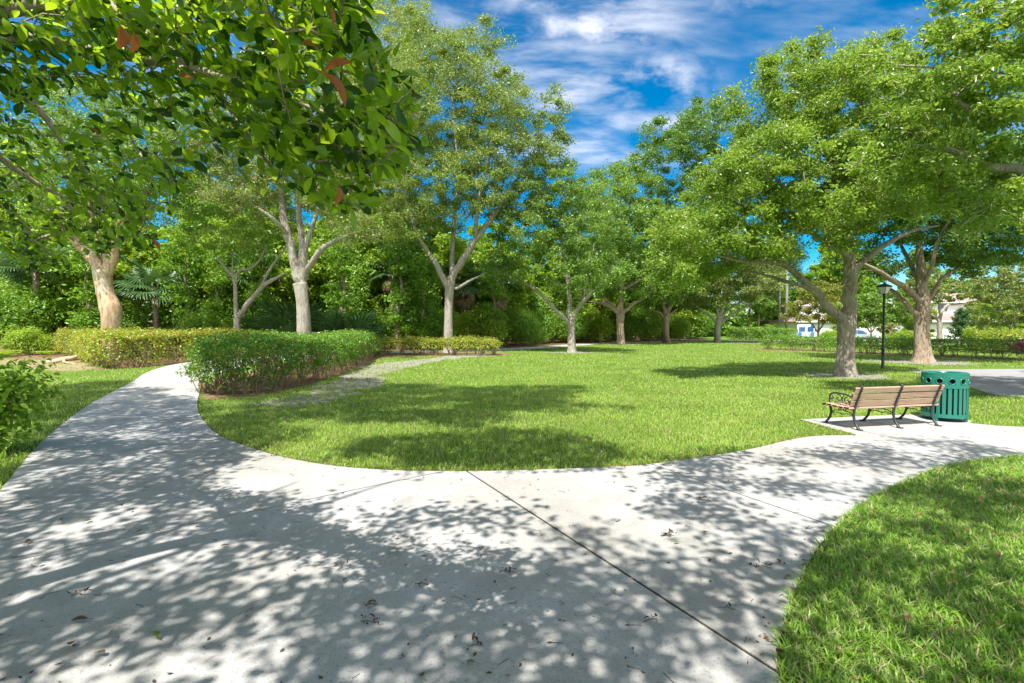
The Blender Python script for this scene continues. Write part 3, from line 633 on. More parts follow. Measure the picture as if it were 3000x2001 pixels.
tree('park_tree', 'slender forked tree leaning its two stems apart between the two big trunks', 'tree', (W(693, 965, 31)[0], 31),
     trunk((W(693, 965, 31)[0], 31), 31, [(694, 1025, 11), (694, 965, 10), (695, 925, 10)]),
     [lim(31, [(692, 930, 7), (689, 880, 6.5), (688, 820, 6), (664, 790, 4.5), (645, 765, 4), (628, 745, 3)]),
      lim(31, [(688, 830, 5), (700, 795, 4.5), (735, 786, 4), (765, 755, 3.5), (790, 690, 2.5)]), lim(31, [(686, 825, 4), (682, 800, 4), (682, 745, 3)]),
      lim(31, [(697, 930, 8.5), (710, 910, 8), (738, 875, 8), (772, 838, 7, -.4), (800, 820, 6, -.6), (840, 798, 4, -1)]),
      lim(31, [(765, 843, 5.5), (785, 800, 5), (810, 760, 4), (835, 728, 3), (850, 680, 2)])],
     lob((690, 670, 31, 120, 70, 2.4), (800, 640, 31.5, 90, 70, 2), (600, 660, 31, 80, 70, 2), (720, 570, 32, 130, 60, 2.4)),
     spacing=1.0, per=70, rc=.75, L=.12, Wd=.065, leaf='oak_leaf_bright', bark='grey_bark', flare=.3, kind6=False, twigs=7)
tree('park_tree', 'smooth copper barked tree with a swollen V shaped trunk at the far left', 'tree', (W(325, 963, 27)[0], 27),
     trunk((W(325, 963, 27)[0], 27), 27, [(324, 1050, 31), (325, 965, 30), (328, 925, 33), (325, 900, 35), (315, 870, 29), (306, 835, 28), (301, 800, 31)]),
     [lim(27, [(294, 800, 27), (280, 770, 23), (262, 748, 20), (236, 722, 17), (200, 680, 15), (150, 627, 12), (100, 570, 8)]),
      lim(27, [(312, 800, 28), (326, 765, 21), (338, 725, 18), (348, 690, 17), (362, 635, 14), (376, 580, 11), (390, 480, 7)]),
      lim(27, [(318, 790, 12), (290, 700, 10, .5), (270, 640, 9, .8), (255, 540, 6, 1)])],
     lob((230, 500, 27, 220, 130, 3.4), (440, 480, 27, 130, 120, 3), (90, 480, 27, 150, 120, 3), (340, 370, 28, 200, 120, 3.4), (540, 400, 28, 140, 110, 3)),
     spacing=1.1, per=75, rc=.85, L=.13, Wd=.07, leaf='oak_leaf', bark='gumbo_bark', flare=.15, kind6=False, twigs=5)
tree('park_tree', 'pale yellowish crown rising behind the other trees left of the sky gap', 'tree', (W(1120, 960, 46)[0], 46),
     trunk((W(1120, 960, 46)[0], 46), 46, [(1120, 1000, 10), (1118, 900, 9), (1122, 760, 8)]),
     [lim(46, [(1122, 770, 7), (1110, 600, 6), (1100, 400, 4), (1090, 200, 3)]), lim(46, [(1122, 770, 6), (1160, 600, 5), (1180, 400, 3)])],
     lob((1110, 120, 46, 120, 150, 4), (1050, 330, 46, 110, 130, 4), (1180, 300, 46, 70, 160, 3.4), (1000, 120, 47, 120, 150, 4), (1100, 520, 46, 110, 110, 4)),
     spacing=1.4, per=90, rc=1.1, L=.15, Wd=.075, leaf='pale_leaf', bark='grey_bark', flare=.3, kind6=False, twigs=6)

# ---- the tree whose low bough hangs into the picture and whose crown shades the path
TB = np.array([-4.9, -0.9, 0.0])
def shade(px, py):
    """how much of the sun the crown above takes, by place on the ground"""
    s = 0.0
    for (cx, cy, rx, ry, a) in ((300, 1300, 420, 170, .95), (500, 1700, 800, 290, .93), (1300, 1700, 560, 210, .92), (1500, 1950, 700, 130, .8), (2150, 1560, 280, 130, .5), (1960, 1800, 260, 180, .6),
                                (1130, 1185, 420, 60, 1.0), (1620, 1165, 320, 42, .95), (900, 1150, 260, 60, .9), (1600, 1300, 250, 70, .95), (1240, 1330, 240, 50, .8), (760, 1260, 130, 60, .7), (1400, 1245, 160, 40, .85),
                                (2250, 1380, 330, 60, .42), (2500, 1440, 200, 50, .4), (2700, 1330, 260, 50, .45), (2600, 1800, 420, 260, .42), (2850, 1500, 200, 100, .55), (120, 1130, 260, 40, .7)):
        if ((px-cx)/rx)**2 + ((py-cy)/ry)**2 < 1: s = max(s, a)
    for (cx, cy, rx, ry) in ((1330, 1435, 330, 42), (900, 1420, 170, 22), (1750, 1440, 260, 50), (2290, 1760, 90, 150), (2250, 1400, 120, 26), (1050, 1480, 160, 26)):
        if ((px-cx)/rx)**2 + ((py-cy)/ry)**2 < 1: s = min(s, .16)
    if px < 130 and 1040 < py < 1360: s = min(s, .25)
    for (cx, cy, rx, ry) in ((1560, 1110, 260, 22), (1960, 1200, 320, 110), (1550, 1240, 130, 26), (1250, 1262, 120, 18)):
        if ((px-cx)/rx)**2 + ((py-cy)/ry)**2 < 1: s = min(s, .06)
    return s
A = []; step = .36
for gx in np.arange(-13, 8.5, step):
    for gy in np.arange(-5, 17, step):
        x, y = gx + rng.uniform(-.2, .2), gy + rng.uniform(-.2, .2)
        if y > 2.2:
            px, py, _ = to_px(np.array([x, y, 0.0])); s = shade(px, py) if px > -500 else (.7 if y < 12 else 0)
            if px < -200 and y > 8: s = min(s, .5)
        else: s = .72 if x < 3 else .4
        if 3.3 < y < 5.0 and -2.9 < x < .4: s *= .36            # the low bough itself shades this strip
        if y > 7: s *= 1.0 + .5*math.sin(x*1.9+1.2*math.sin(y*1.1))*math.sin(y*1.7+x*.4)
        s *= 1.10 + .42*math.sin(x*4.1+1.7*math.sin(y*2.3))*math.sin(y*4.7+1.3*math.sin(x*2.9))
        if rng.random() > s: continue
        zmin = max(4.9, (3.0 + .64*y)/1.345); z = zmin + rng.uniform(0, 1)**1.6*3.0
        A.append((x - KX*z, y - KY*z, z))
A = np.array(A)
sk = Skel(); T0 = cr([TB - [0, 0, .1], TB + [.05, 0, 1.5], TB + [.15, .1, 3.0], TB + [.3, .3, 4.6]], 6)
sk.chain(T0, np.interp(np.linspace(0, 1, len(T0)), [0, .5, 1], [.40, .31, .30]))
t4 = TB + [.3, .3, 4.6]; t3 = TB + [.15, .1, 3.0]
for dx, dy, dz in ((2.2, .9, 2.6), (.8, 2.2, 2.8), (-2.4, .8, 2.6), (1.0, -2.4, 2.4), (3.0, -1.0, 2.2), (1.8, 2.0, 3.4)):
    sk.limb([t4, t4 + [dx*.5, dy*.5, dz*.6], t4 + [dx, dy, dz]], [.07, .045, .03])
nfix = len(sk.P)
sk.grow(A, seg=1.0, r0=.0045)
sk.r = [r if i < nfix else min(r, .026) for i, r in enumerate(sk.r)]
over = thing('broadleaf_tree', 'broad leaved tree whose low bough of dark glossy leaves fills the upper left', 'tree', TB)
B = Buf(); sk.tubes(B, flare=.5); B.obj('trunk', M['near_bark'], over, TB, smooth=True)
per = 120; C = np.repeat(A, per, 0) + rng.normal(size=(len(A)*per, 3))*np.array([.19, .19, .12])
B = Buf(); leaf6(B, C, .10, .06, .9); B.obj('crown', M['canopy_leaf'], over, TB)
# the low bough in view
HANG = [(0, -60), (1100, -60), (1075, 30), (1110, 150), (1225, 250), (1235, 380), (1215, 485), (1150, 500), (1125, 560), (1020, 628), (945, 612), (895, 545), (770, 515), (690, 465), (560, 470), (550, 560), (490, 635), (445, 690), (260, 745), (150, 790), (0, 755)]
bough = Skel(); bough.chain(cr([t3, TB+[.5, 1.4, 3.6], TB+[1.2, 2.5, 3.75], W(-260, 60, 2.5)], 5), np.linspace(.16, .075, 16))
for l in ([(W(-260, 60, 2.5), .06), (W(60, 110, 2.45), .036), (W(300, 150, 2.4), .03), (W(440, 170, 2.3), .024), (W(620, 240, 2.2), .018), (W(820, 330, 2.1), .012), (W(1000, 400, 2.05), .008), (W(1120, 430, 2.0), .005)],
          [(W(-260, 60, 2.5), .05), (W(100, 20, 2.2), .028), (W(300, 10, 2.1), .022), (W(420, 100, 2.05), .018), (W(560, 190, 2.0), .014), (W(760, 260, 1.95), .01), (W(950, 330, 1.9), .007), (W(1130, 400, 1.9), .004)],
          [(W(-260, 60, 2.5), .05), (W(-60, 200, 2.9), .03), (W(100, 310, 3.1), .02), (W(170, 400, 3.2), .014), (W(215, 500, 3.3), .009), (W(222, 560, 3.3), .004)],
          [(W(-260, 60, 2.5), .05), (W(-80, 380, 3.2), .026), (W(80, 520, 3.5), .016), (W(250, 600, 3.7), .01), (W(400, 640, 3.8), .005)],
          [(W(300, 150, 2.4), .02), (W(380, 230, 2.5), .014), (W(470, 330, 2.6), .009), (W(540, 420, 2.6), .005)],
          [(W(420, 100, 2.05), .014), (W(700, 60, 1.95), .01), (W(860, 90, 1.85), .007), (W(1000, 60, 1.8), .004)],
          [(W(620, 240, 2.2), .012), (W(760, 450, 2.2), .008), (W(840, 530, 2.15), .005), (W(960, 570, 2.1), .003)]):
    bough.limb([q[0] for q in l], [q[1] for q in l])
def hang_depth(px, py): return 1.95 + 1.75*min(1, max(0, (900-px)/800))*min(1, max(0, (py-40)/560)) + .25*max(0, (500-px)/500)
HP = np.array(HANG, float); tips = []
while len(tips) < 960:
    px, py = rng.uniform(-120, 1240), rng.uniform(-70, 800)
    if not inpoly(np.array([max(px, 1.)]), np.array([py]), HP)[0]: continue
    hole = max(math.exp(-((px-190)/110)**2-((py-310)/85)**2), math.exp(-((px-480)/80)**2-((py-380)/60)**2), .8*math.exp(-((px-330)/90)**2-((py-460)/50)**2))
    if rng.random() < hole*.9: continue
    p = W(px, py, hang_depth(px, py) + rng.normal()*.16)
    if tips and np.min(np.sum((np.array(tips)-p)**2, 1)) < .030**2*hang_depth(px, py): continue
    tips.append(p)
tips = np.array(tips); bough.grow(tips, seg=.16, r0=.0042, up=.05)
B = Buf(); bough.tubes(B); B.obj('bough', M['near_bark'], over, TB, smooth=True)
CC, AA, SS, NN_, LL = [], [], [], [], []
for t in tips:
    k = rng.integers(5, 9); ax = unit(np.array([.75, .2, -.35]) + rng.normal(size=3)*.55); s0 = unit(np.cross(ax, [0, 0, 1.0])); n0 = np.cross(s0, ax)
    for j in range(k):
        pos = t - ax*.045*(j//2) + rng.normal(size=3)*.008; ang = (1 if j % 2 else -1)*rng.uniform(.4, 1.2)
        a = unit(ax*math.cos(ang) + s0*math.sin(ang) + n0*rng.normal()*.35 + np.array([0, 0, -.12]))
        nn = unit(n0 + rng.normal(size=3)*.55); nn = unit(nn - a*np.dot(a, nn))
        if nn[2] < 0: nn = -nn
        CC.append(pos); AA.append(a); NN_.append(nn); SS.append(np.cross(nn, a)); LL.append(rng.uniform(.040, .080))
CC, AA, SS, NN_, LL = map(np.array, (CC, AA, SS, NN_, LL))
B = Buf(); leaf_full(B, CC, AA, SS, NN_, LL, .52); B.obj('leaves', M['near_leaf'], over, TB, smooth=True)
def dead_leaf(px, py, d, L, a, name='dead_leaf'):
    a = unit(np.array(a, float)); n = unit(np.cross(a, [.1, 1, .3])); s = np.cross(n, a); B = Buf()
    leaf_full(B, W(px, py, d - .30)[None], a[None], s[None], n[None], np.array([L]), .6, .5, .45); o = B.obj(name, M['dead_leaf'], over, TB, smooth=True)
    return o
for px, py, d, L, a in ((935, 210, 1.75, .10, (.9, .1, -.45)), (945, 215, 1.75, .085, (.5, .2, .6)), (350, 70, 1.9, .07, (.2, 0, -1)), (390, 95, 1.9, .05, (.4, 0, -1)), (985, 540, 1.9, .06, (.3, 0, -1)),
                        (520, 225, 2.2, .05, (1, .3, .3)), (880, 130, 1.8, .05, (1, 0, .2)), (440, 700, 3.3, .07, (1, 0, -.4)), (260, 375, 2.8, .05, (1, 0, -.3)), (960, 15, 1.8, .05, (.6, 0, -.8))):
    dead_leaf(px, py, d, L, a)

# ------------------------------------------------------------ hedges
def hedge(label, poly, h, n, L, Wd, leaf, z_open=.35, stems=120, wob=.08, name='hedge', group=None, lumps=None, kind6=True, stem_r=.012, sparse=.25):
    poly = np.array(cr(poly, 6, True)); c = poly.mean(0)
    e = np.roll(poly, -1, 0) - poly; el = np.linalg.norm(e, axis=1); per = el.sum()
    lo, hi = poly.min(0), poly.max(0)
    area = abs(np.sum(poly[:, 0]*np.roll(poly[:, 1], -1) - np.roll(poly[:, 0], -1)*poly[:, 1]))/2
    ccw = np.sum(poly[:, 0]*np.roll(poly[:, 1], -1) - np.roll(poly[:, 0], -1)*poly[:, 1]) > 0
    hf = lambda x, y: h + wob*(np.sin(x*1.7+y*.6) + np.sin(y*2.3-x*1.1)*.7 + .6*np.sin(x*5.1+y*4.3)) + (lumps(x, y) if lumps else 0)
    n_top = int(n*area/(area+per*h)); n_side = n - n_top
    X = rng.uniform(lo[0], hi[0], n_top*4); Y = rng.uniform(lo[1], hi[1], n_top*4); k = inpoly(X, Y, poly); X, Y = X[k][:n_top], Y[k][:n_top]
    Z = hf(X, Y) - np.abs(rng.normal(size=len(X)))*.07 + rng.random(len(X))**6*.26
    O1 = np.tile([0, 0, 1.], (len(X), 1))
    i = rng.choice(len(poly), n_side, p=el/per); t = rng.random((n_side, 1)); P = poly[i] + e[i]*t
    nrm = np.c_[e[i][:, 1], -e[i][:, 0]]/el[i][:, None]*(1 if ccw else -1)
    ht = hf(P[:, 0], P[:, 1]); q = rng.random(n_side); Zs = ht*(1 - q**1.0*(1-.05))
    keep = rng.random(n_side) < np.where(Zs < z_open, sparse*(Zs/z_open)**1.5 + .04, 1.0); P, nrm, Zs, ht = P[keep], nrm[keep], Zs[keep], ht[keep]
    bulge = .13*np.sin(P[:, 0]*2.3+Zs*3) + .13*np.sin(P[:, 1]*2.9-Zs*2.2) + .08*np.sin(P[:, 0]*7+Zs*8+P[:, 1]*6)
    inset = np.where(Zs < z_open, .35*(1-Zs/z_open), 0) + np.maximum(0, Zs-(ht-.15))*.8
    P = P + nrm*(bulge - inset - np.abs(rng.normal(size=len(P)))*.11 + rng.random(len(P))**6*.3)[:, None]
    O2 = np.c_[nrm, np.full(len(P), .5)]
    C = np.concatenate([np.c_[X, Y, Z], np.c_[P, Zs]]); O = np.concatenate([O1, O2])
    base = np.array([c[0], c[1], 0])
    root = thing(name, label, 'hedge', base, group=group)
    B = Buf(); (leaf6 if kind6 else leaf4)(B, C, L, Wd, .4, O, .7); B.obj('foliage', M[leaf], root, base)
    B = Buf(); pts = []
    while len(pts) < stems:
        if rng.random() < .7:
            i = rng.choice(len(poly), p=el/per); p = poly[i] + e[i]*rng.random(); nn = np.array([e[i][1], -e[i][0]])/el[i]*(1 if ccw else -1); p = p - nn*rng.uniform(.2, .5)
        else:
            p = np.array([rng.uniform(lo[0], hi[0]), rng.uniform(lo[1], hi[1])])
            if not inpoly(p[:1], p[1:], poly)[0]: continue
        pts.append(p)
    for p in pts:
        for k in range(rng.integers(2, 5)):
            d = rng.normal(size=2)*.28; zt = h*rng.uniform(.6, .9)
            B.tube([[p[0], p[1], -.03], [p[0]+d[0]*.35, p[1]+d[1]*.35, zt*.4], [p[0]+d[0], p[1]+d[1], zt]], [stem_r*1.3, stem_r, stem_r*.5], 4, cap=False)
    B.obj('stems', M['stem'], root, base)
    return root
hedge('dark green untrimmed hedge with bare lower stems right beside the curving path', [(-7.5, 12.5), (-6.5, 12.9), (-6.25, 14.5), (-6.4, 20), (-7.3, 26), (-8.1, 30.5), (-9.6, 31.5), (-10.0, 29), (-10.2, 24), (-9.4, 19), (-9.0, 16), (-8.4, 13.6)],
      1.28, 74000, .074, .044, 'hedge_leaf', .5, 150, .07, sparse=.5)
hedge('golden tipped hedge curving along the outer side of the left path under the trees', [(-16.8, 20.9), (-15.9, 22.2), (-16.1, 25), (-15.2, 29), (-13.3, 33), (-10.3, 36.6), (-12, 38.5), (-17, 36), (-19.5, 31.5), (-24, 33), (-30, 36.5), (-31.2, 35), (-26, 30), (-20.5, 24.4)],
      1.42, 64000, .10, .058, 'hedge_leaf_warm', .35, 140, .06, sparse=.8)
hedge('low shrub row with separate bare stems in front of the slanting limb tree', [(-8.3, 31.2), (-5, 30.8), (-1.6, 30.9), (-.8, 31.8), (-1.5, 33.0), (-5, 33.2), (-8.4, 33.4)],
      .93, 17000, .085, .05, 'hedge_leaf_warm', .46, 34, .06, stem_r=.017, sparse=.2)
hedge('long clipped hedge behind the lamp post with a purple patch near its right end', [(19.7, 40.2), (20.3, 39.2), (23.5, 32.8), (27, 26.6), (33, 17.5), (34.3, 18.4), (28.3, 27.5), (24.6, 33.8), (21.2, 40.8)],
      1.03, 42000, .09, .052, 'hedge_leaf', .3, 110, .025, sparse=.25)
hedge('small clipped hedge with red tinged top at the far end of the lawn path', [(31.0, 71), (36.5, 71.3), (37.2, 73), (31.4, 73.5)], 1.62, 9000, .16, .09, 'hedge_leaf', .3, 30, .05, kind6=False)
hedge('bluish green clipped block standing right of the far red tinged hedge', [(36.9, 74.4), (41, 74.5), (41.2, 77), (37.2, 77)], 1.45, 5000, .17, .1, 'wood_leaf', .2, 12, .03, kind6=False)
hedge('yellow topped taller hedge behind the clipped hedge, toward the right edge', [(32.5, 33), (44, 31), (48, 30), (48, 33), (33, 35)], 1.42, 16000, .12, .07, 'hedge_leaf_warm', .25, 40, .05, kind6=False)
# purple foliage patch on the long hedge
B = Buf(); C = np.array([26.6, 26.4, .75]) + rng.normal(size=(900, 3))*[.45, .3, .16]; leaf6(B, C, .09, .05, .4)
M['purple_leaf'] = leafmat('purple_leaf', (.09, .02, .04), (.22, .06, .08), (.3, .08, .1), .3, .4)
h4 = [o for o in scene.objects if o.get('label', '').startswith('long clipped')][0]
B.obj('purple_foliage', M['purple_leaf'], h4, h4.location)

# ------------------------------------------------------------ shrubs and the wood
def shrub(name, label, cat, base, R, H, n, L, Wd, leaf, nl=7, stems=6, group=None, low=.12, kind6=False, stem_r=.02):
    base = np.array([base[0], base[1], 0.0]); lobes = []
    for i in range(nl):
        a = rng.uniform(0, 2*PI); rr = R*rng.uniform(.1, .62); z = H*rng.uniform(.28, .72); s = rng.uniform(.3, .52)
        lobes.append((np.array([math.cos(a)*rr, math.sin(a)*rr, z]), np.array([R*s, R*s, H*s*.75])))
    lobes.append((np.array([0, 0, H*.72]), np.array([R*.42, R*.42, H*.28]))); lobes.append((np.array([0, -R*.3, H*.3]), np.array([R*.7, R*.55, H*.28])))
    C, O = [], []
    for c, r in lobes:
        k = n//len(lobes); d = unit(rng.normal(size=(k, 3))); q = rng.uniform(.35, 1.06, (k, 1))**.5*(1+.24*np.sin(d[:, :1]*7+c[0]*3)*np.sin(d[:, 2:]*6+c[1])+.16*np.sin(d[:, 1:2]*15+c[2]*5)*np.sin(d[:, :1]*13)+.13*rng.normal(size=(k, 1))) + .3*rng.random((k, 1))**7
        C.append(c + d*r*q); O.append(d)
    C = np.concatenate(C); O = np.concatenate(O); kz = C[:, 2] > H*low*rng.random(len(C)); C, O = C[kz], O[kz]
    root = thing(name, label, cat, base, group=group)
    B = Buf(); (leaf6 if kind6 else leaf4)(B, C, L, Wd, .4, O, .5); B.obj('foliage', M[leaf], root)
    B = Buf()
    for i in range(stems):
        a = rng.uniform(0, 2*PI); d = np.array([math.cos(a), math.sin(a)])*R*rng.uniform(.3, .8)
        B.tube([[d[0]*.15, d[1]*.15, -.05], [d[0]*.4, d[1]*.4, H*.35], [d[0], d[1], H*.8]], [stem_r*1.4, stem_r, stem_r*.4], 5, cap=False)
    B.obj('stems', M['stem'], root)
    return root
GW = 'shrubs along the edge of the wood'
S1 = shrub('shrub', 'dense dark thicket shrub at the wood edge left of the copper barked tree', 'shrub', (-33, 34), 3.4, 4.6, 15000, .19, .11, 'wood_leaf', 11, 8, GW)
S2 = shrub('shrub', 'rounded light green shrub by the far path left of the low limbed lawn tree', 'shrub', (-2.5, 44.5), 3.0, 3.6, 13000, .18, .11, 'wood_leaf_light', 10, 8, GW)
S3 = shrub('shrub', 'tall vine covered shrub between the copper tree and the slender forked tree', 'shrub', (-20, 38.5), 2.4, 6.2, 15000, .19, .11, 'wood_leaf', 11, 7, GW)
rows = [(S1, -27.5, 36, .8, 'leafy low shrub behind the left end of the golden hedge'), (S3, -25.5, 39, 1.0, 'tall dark shrub just right of the copper barked trunk'),
        (S1, -36, 30.5, .75, 'dark shrub spilling over the bare soil at the left edge'), (S2, -30, 31.8, .5, 'small bright shrub low on the soil at the far left'),
        (S2, -16, 40, .75, 'light shrub seen under the arching limb of the slender forked tree'), (S3, -13, 42, .95, 'tall green shrub behind the big grey trunk'),
        (S1, -11, 40.5, .62, 'dark low shrub just right of the big grey trunk'), (S3, -8.8, 44, 1.05, 'tallest leafy shrub in the gap between grey trunk and slanting limb tree'),
        (S1, -6.5, 42, .72, 'dark green shrub left of the slanting limb trunk'), (S2, -5.4, 43.4, .82, 'light shrub just behind the slanting limb trunk'),
        (S1, 0.8, 47.5, .78, 'yellowish green shrub at the bend of the far path'), (S3, 2.4, 52, .85, 'dark shrub behind the low limbed lawn tree'),
        (S1, 5.5, 56, .95, 'dark evergreen shrub left of the stout crooked lawn tree'), (S2, 9.5, 61, .95, 'glossy green shrub between the two brown lawn trees'),
        (S1, 14.5, 65, 1.0, 'dark shrub just left of the tall brown lawn tree'), (S2, 18.5, 67, 1.0, 'bright yellow green shrub right of the tall brown lawn tree'),
        (S2, 22.5, 70, 1.05, 'bright shrub left of the fanned pale lawn tree'), (S1, 27.5, 76, 1.0, 'dark green shrub right of the fanned pale lawn tree'),
        (S3, -2.5, 49, 1.15, 'tall shrub rising behind the rounded light green shrub'), (S3, 6.5, 63, 1.25, 'tall dark shrub far behind the stout crooked tree'),
        (S3, 15, 72, 1.3, 'tall shrub far behind the tall brown tree'), (S3, -16, 45, 1.15, 'tall shrub deep behind the slender forked tree'),
        (S3, -35, 38, 1.1, 'tall dark shrub deep in the wood at the left edge'), (S1, -21, 35.6, .6, 'low dark shrub peeping over the golden hedge')]
for s_, x, y, sc, lab in rows: dup(s_, (x, y, 0), rng.uniform(0, 6), (sc*rng.uniform(.9, 1.1), sc*rng.uniform(.9, 1.1), sc*rng.uniform(.9, 1.12)), lab)
def woodtree(label, base, H, R, leaf, seed_n=8, L=.30, per=150, bark='brown_bark', group='trees of the wood behind', spacing=1.6, low=.3, name='wood_tree'):
    bx, by = base; lobes = []
    for i in range(seed_n):
        a = rng.uniform(0, 6.28); rr = R*rng.uniform(.15, .6); z = H*rng.uniform(low+.1, .85); s = rng.uniform(.34, .5)
        lobes.append((np.array([bx+math.cos(a)*rr, by+math.sin(a)*rr, z]), (R*s, R*s, H*.2)))
    lobes.append((np.array([bx, by, H*.86]), (R*.4, R*.4, H*.14)))
    t = [(np.array([bx, by, -.1]), H*.02+.04), (np.array([bx+.2, by, H*.25]), H*.016+.03), (np.array([bx-.1, by+.2, H*.5]), H*.012), (np.array([bx+.1, by, H*.75]), H*.006)]
    return tree(name, label, 'tree', base, t, [], lobes, spacing=spacing, per=per, rc=1.2, L=L, Wd=L*.55, leaf=leaf, bark=bark, flare=.2, group=group, kind6=False, twigs=3)
WT1 = woodtree('spreading dark wood tree behind the copper barked tree', (-27, 45), 13, 5, 'wood_leaf')
WT2 = woodtree('tall light green wood tree behind the big grey trunk', (-14.5, 50), 14, 4.6, 'wood_leaf_light', 7)
WT3 = woodtree('bushy wood tree behind the slender forked tree', (-20, 48), 11, 4.4, 'oak_leaf', 6)
for s_, x, y, sc, lab in ((WT1, -36, 43, 1.0, 'dark wood tree at the far left edge behind the hanging bough'), (WT3, -9.5, 55, .72, 'low wood tree beneath the sky gap left of the slanting limb'), (WT2, -4.5, 58, .78, 'light wood tree behind the slanting limb tree'),
                          (WT1, 1.5, 60, .85, 'dark wood tree behind the low limbed lawn tree'), (WT3, 8, 68, 1.0, 'bushy wood tree behind the stout crooked lawn tree'), (WT2, 13, 74, 1.0, 'light wood tree between the brown lawn trees'),
                          (WT1, 21, 78, 1.0, 'dark wood tree behind the tall brown lawn tree'), (WT3, 28, 84, 1.1, 'bushy wood tree behind the fanned pale lawn tree'), (WT2, 34, 92, 1.0, 'light wood tree at the far right end of the wood'), (WT2, -31, 52, 1.15, 'tallest wood tree glimpsed through the hanging leaves')):
    dup(s_, (x, y, 0), rng.uniform(0, 6), sc, lab)
WT4 = woodtree('low branched leafy wood tree just behind the copper barked tree', (-23.5, 41.5), 10.5, 4.2, 'wood_leaf_light', 10, low=-.05)
for s_, x, y, sc, lab in ((WT4, -31.5, 39.5, 1.0, 'low branched wood tree left of the copper barked trunk'), (WT4, -17.5, 42.5, .95, 'low branched wood tree between slender and copper trees'), (WT4, -12, 45, 1.0, 'low branched wood tree close behind the big grey trunk'),
                          (WT4, -6.2, 48, .9, 'low branched wood tree left of the slanting limb tree'), (WT4, -.5, 50, .85, 'low branched wood tree right of the slanting limb tree'), (WT4, 4.5, 57, .95, 'low branched wood tree behind the row left of the stout trunk'),
                          (WT4, 11, 64, 1.05, 'low branched wood tree between the stout and the tall brown trees'), (WT4, 17.5, 71, 1.1, 'low branched wood tree right behind the tall brown tree'), (WT4, 25, 77, 1.15, 'low branched wood tree behind the fanned pale tree'), (WT4, -40, 44, 1.2, 'low branched wood tree at the extreme left')):
    dup(s_, (x, y, 0), rng.uniform(0, 6), (sc, sc, sc*rng.uniform(.9, 1.15)), lab)
for s_, x, y, sc, lab in ((WT2, -17, 52, 1.15, 'tall light wood tree seen above the slender forked tree'), (WT1, -11, 56, 1.25, 'tall dark wood tree seen above the grey trunk fork'), (WT2, -24.5, 50, 1.1, 'tall light wood tree rising between copper and slender trees'), (WT1, -3, 64, 1.15, 'tall dark wood tree deep behind the slanting limb'),
                          (WT1, 5, 72, 1.2, 'tall dark wood tree deep behind the low limbed lawn tree'), (WT2, -40, 52, 1.2, 'tall light wood tree at the extreme left behind the bough')):
    dup(s_, (x, y, 0), rng.uniform(0, 6), sc, lab)
WT5 = woodtree('thin dark stemmed vine wrapped tree just right of the copper barked trunk', (-22.8, 35.8), 8.5, 1.5, 'wood_leaf', 6, .22, 70, 'brown_bark', 'thin vine wrapped trees at the wood edge', 1.0, .25, 'thin_tree')
for x, y, sc, lab in ((-21.2, 36.6, .9, 'thin vine wrapped tree second right of the copper barked trunk'), (-17.6, 36.2, 1.0, 'thin vine wrapped tree just left of the slender forked tree'), (-12.3, 36.9, 1.05, 'thin vine wrapped tree just left of the big grey trunk'), (-8.6, 39, 1.1, 'thin vine wrapped tree right of the big grey trunk'), (-6.9, 40.2, .9, 'thin vine wrapped tree left of the slanting limb trunk'), (-1.6, 43.2, .8, 'thin vine wrapped tree right of the slanting limb trunk'), (-28.4, 34.5, 1.0, 'thin vine wrapped tree left of the copper barked trunk')):
    dup(WT5, (x, y, 0), rng.uniform(0, 6), sc, lab)
# far-off wood: one mass
B = Buf(); C = []
for (x0, y0, x1, y1, hh) in ((-75, 50, -20, 62, 10), (-22, 62, 6, 72, 8.5), (4, 72, 30, 92, 9), (28, 92, 48, 110, 8), (48, 112, 110, 104, 7.5)):
    n = 12000; t = rng.random(n); z = rng.random(n)**.8
    bx, by = x0+(x1-x0)*t, y0+(y1-y0)*t; top = hh*(.75+.18*np.sin(t*23+x0)+.12*np.sin(t*61))
    C.append(np.c_[bx+rng.normal(size=n)*.6, by+rng.normal(size=n)*1.6, .1+z*top])
C = np.concatenate(C); leaf4(B, C, .75, .5, .3, np.tile([0, -1., .3], (len(C), 1)), .5)
tag(B.obj('far_wood', M['wood_leaf']), 'far off wood closing the view behind the park trees', 'wood', kind='stuff')

# ------------------------------------------------------------ palms
def fan(dead=False, R=1.0, n=30, pet=.9):
    """one fan frond, hub at the origin, petiole running back along -x"""
    B = Buf(); spread = 2.5 if not dead else 1.4
    for k in range(n):
        a = -spread + 2*spread*k/(n-1); L = R*(1-.22*abs(a/spread)**2)*rng.uniform(.92, 1.05); d = np.array([math.cos(a), math.sin(a), 0]); s = np.array([-math.sin(a), math.cos(a), 0])
        wd = .042*R/1.0; dr = rng.uniform(.18, .35) if not dead else rng.uniform(.5, .8)
        p0 = np.zeros(3); p1 = d*L*.55 + np.array([0, 0, .06*R]); p2 = d*L*.85 - np.array([0, 0, dr*.25*R]); p3 = d*L - np.array([0, 0, dr*.75*R])
        up = np.array([0, 0, .02*R])
        V = [p0, p1-s*wd, p1+up, p1+s*wd, p2-s*wd*.6, p2+up*.6, p2+s*wd*.6, p3]
        B.add(V, [[1, 4, 5, 2], [2, 5, 6, 3]], [[0, 1, 2], [0, 2, 3], [4, 7, 5], [5, 7, 6]])
    B.tube([[-pet, 0, -.22*pet], [-pet*.5, 0, -.02], [0, 0, 0]], [.02, .016, .012], 5, cap=False)
    return B
PAL = [(fan(False, 1.0, 30, .9), 'palm_leaf', 'frond'), (fan(True, .85, 22, .7), 'dead_palm', 'dead_frond')]
FM = [b_.mesh(nm, M[mt]) for b_, mt, nm in PAL]
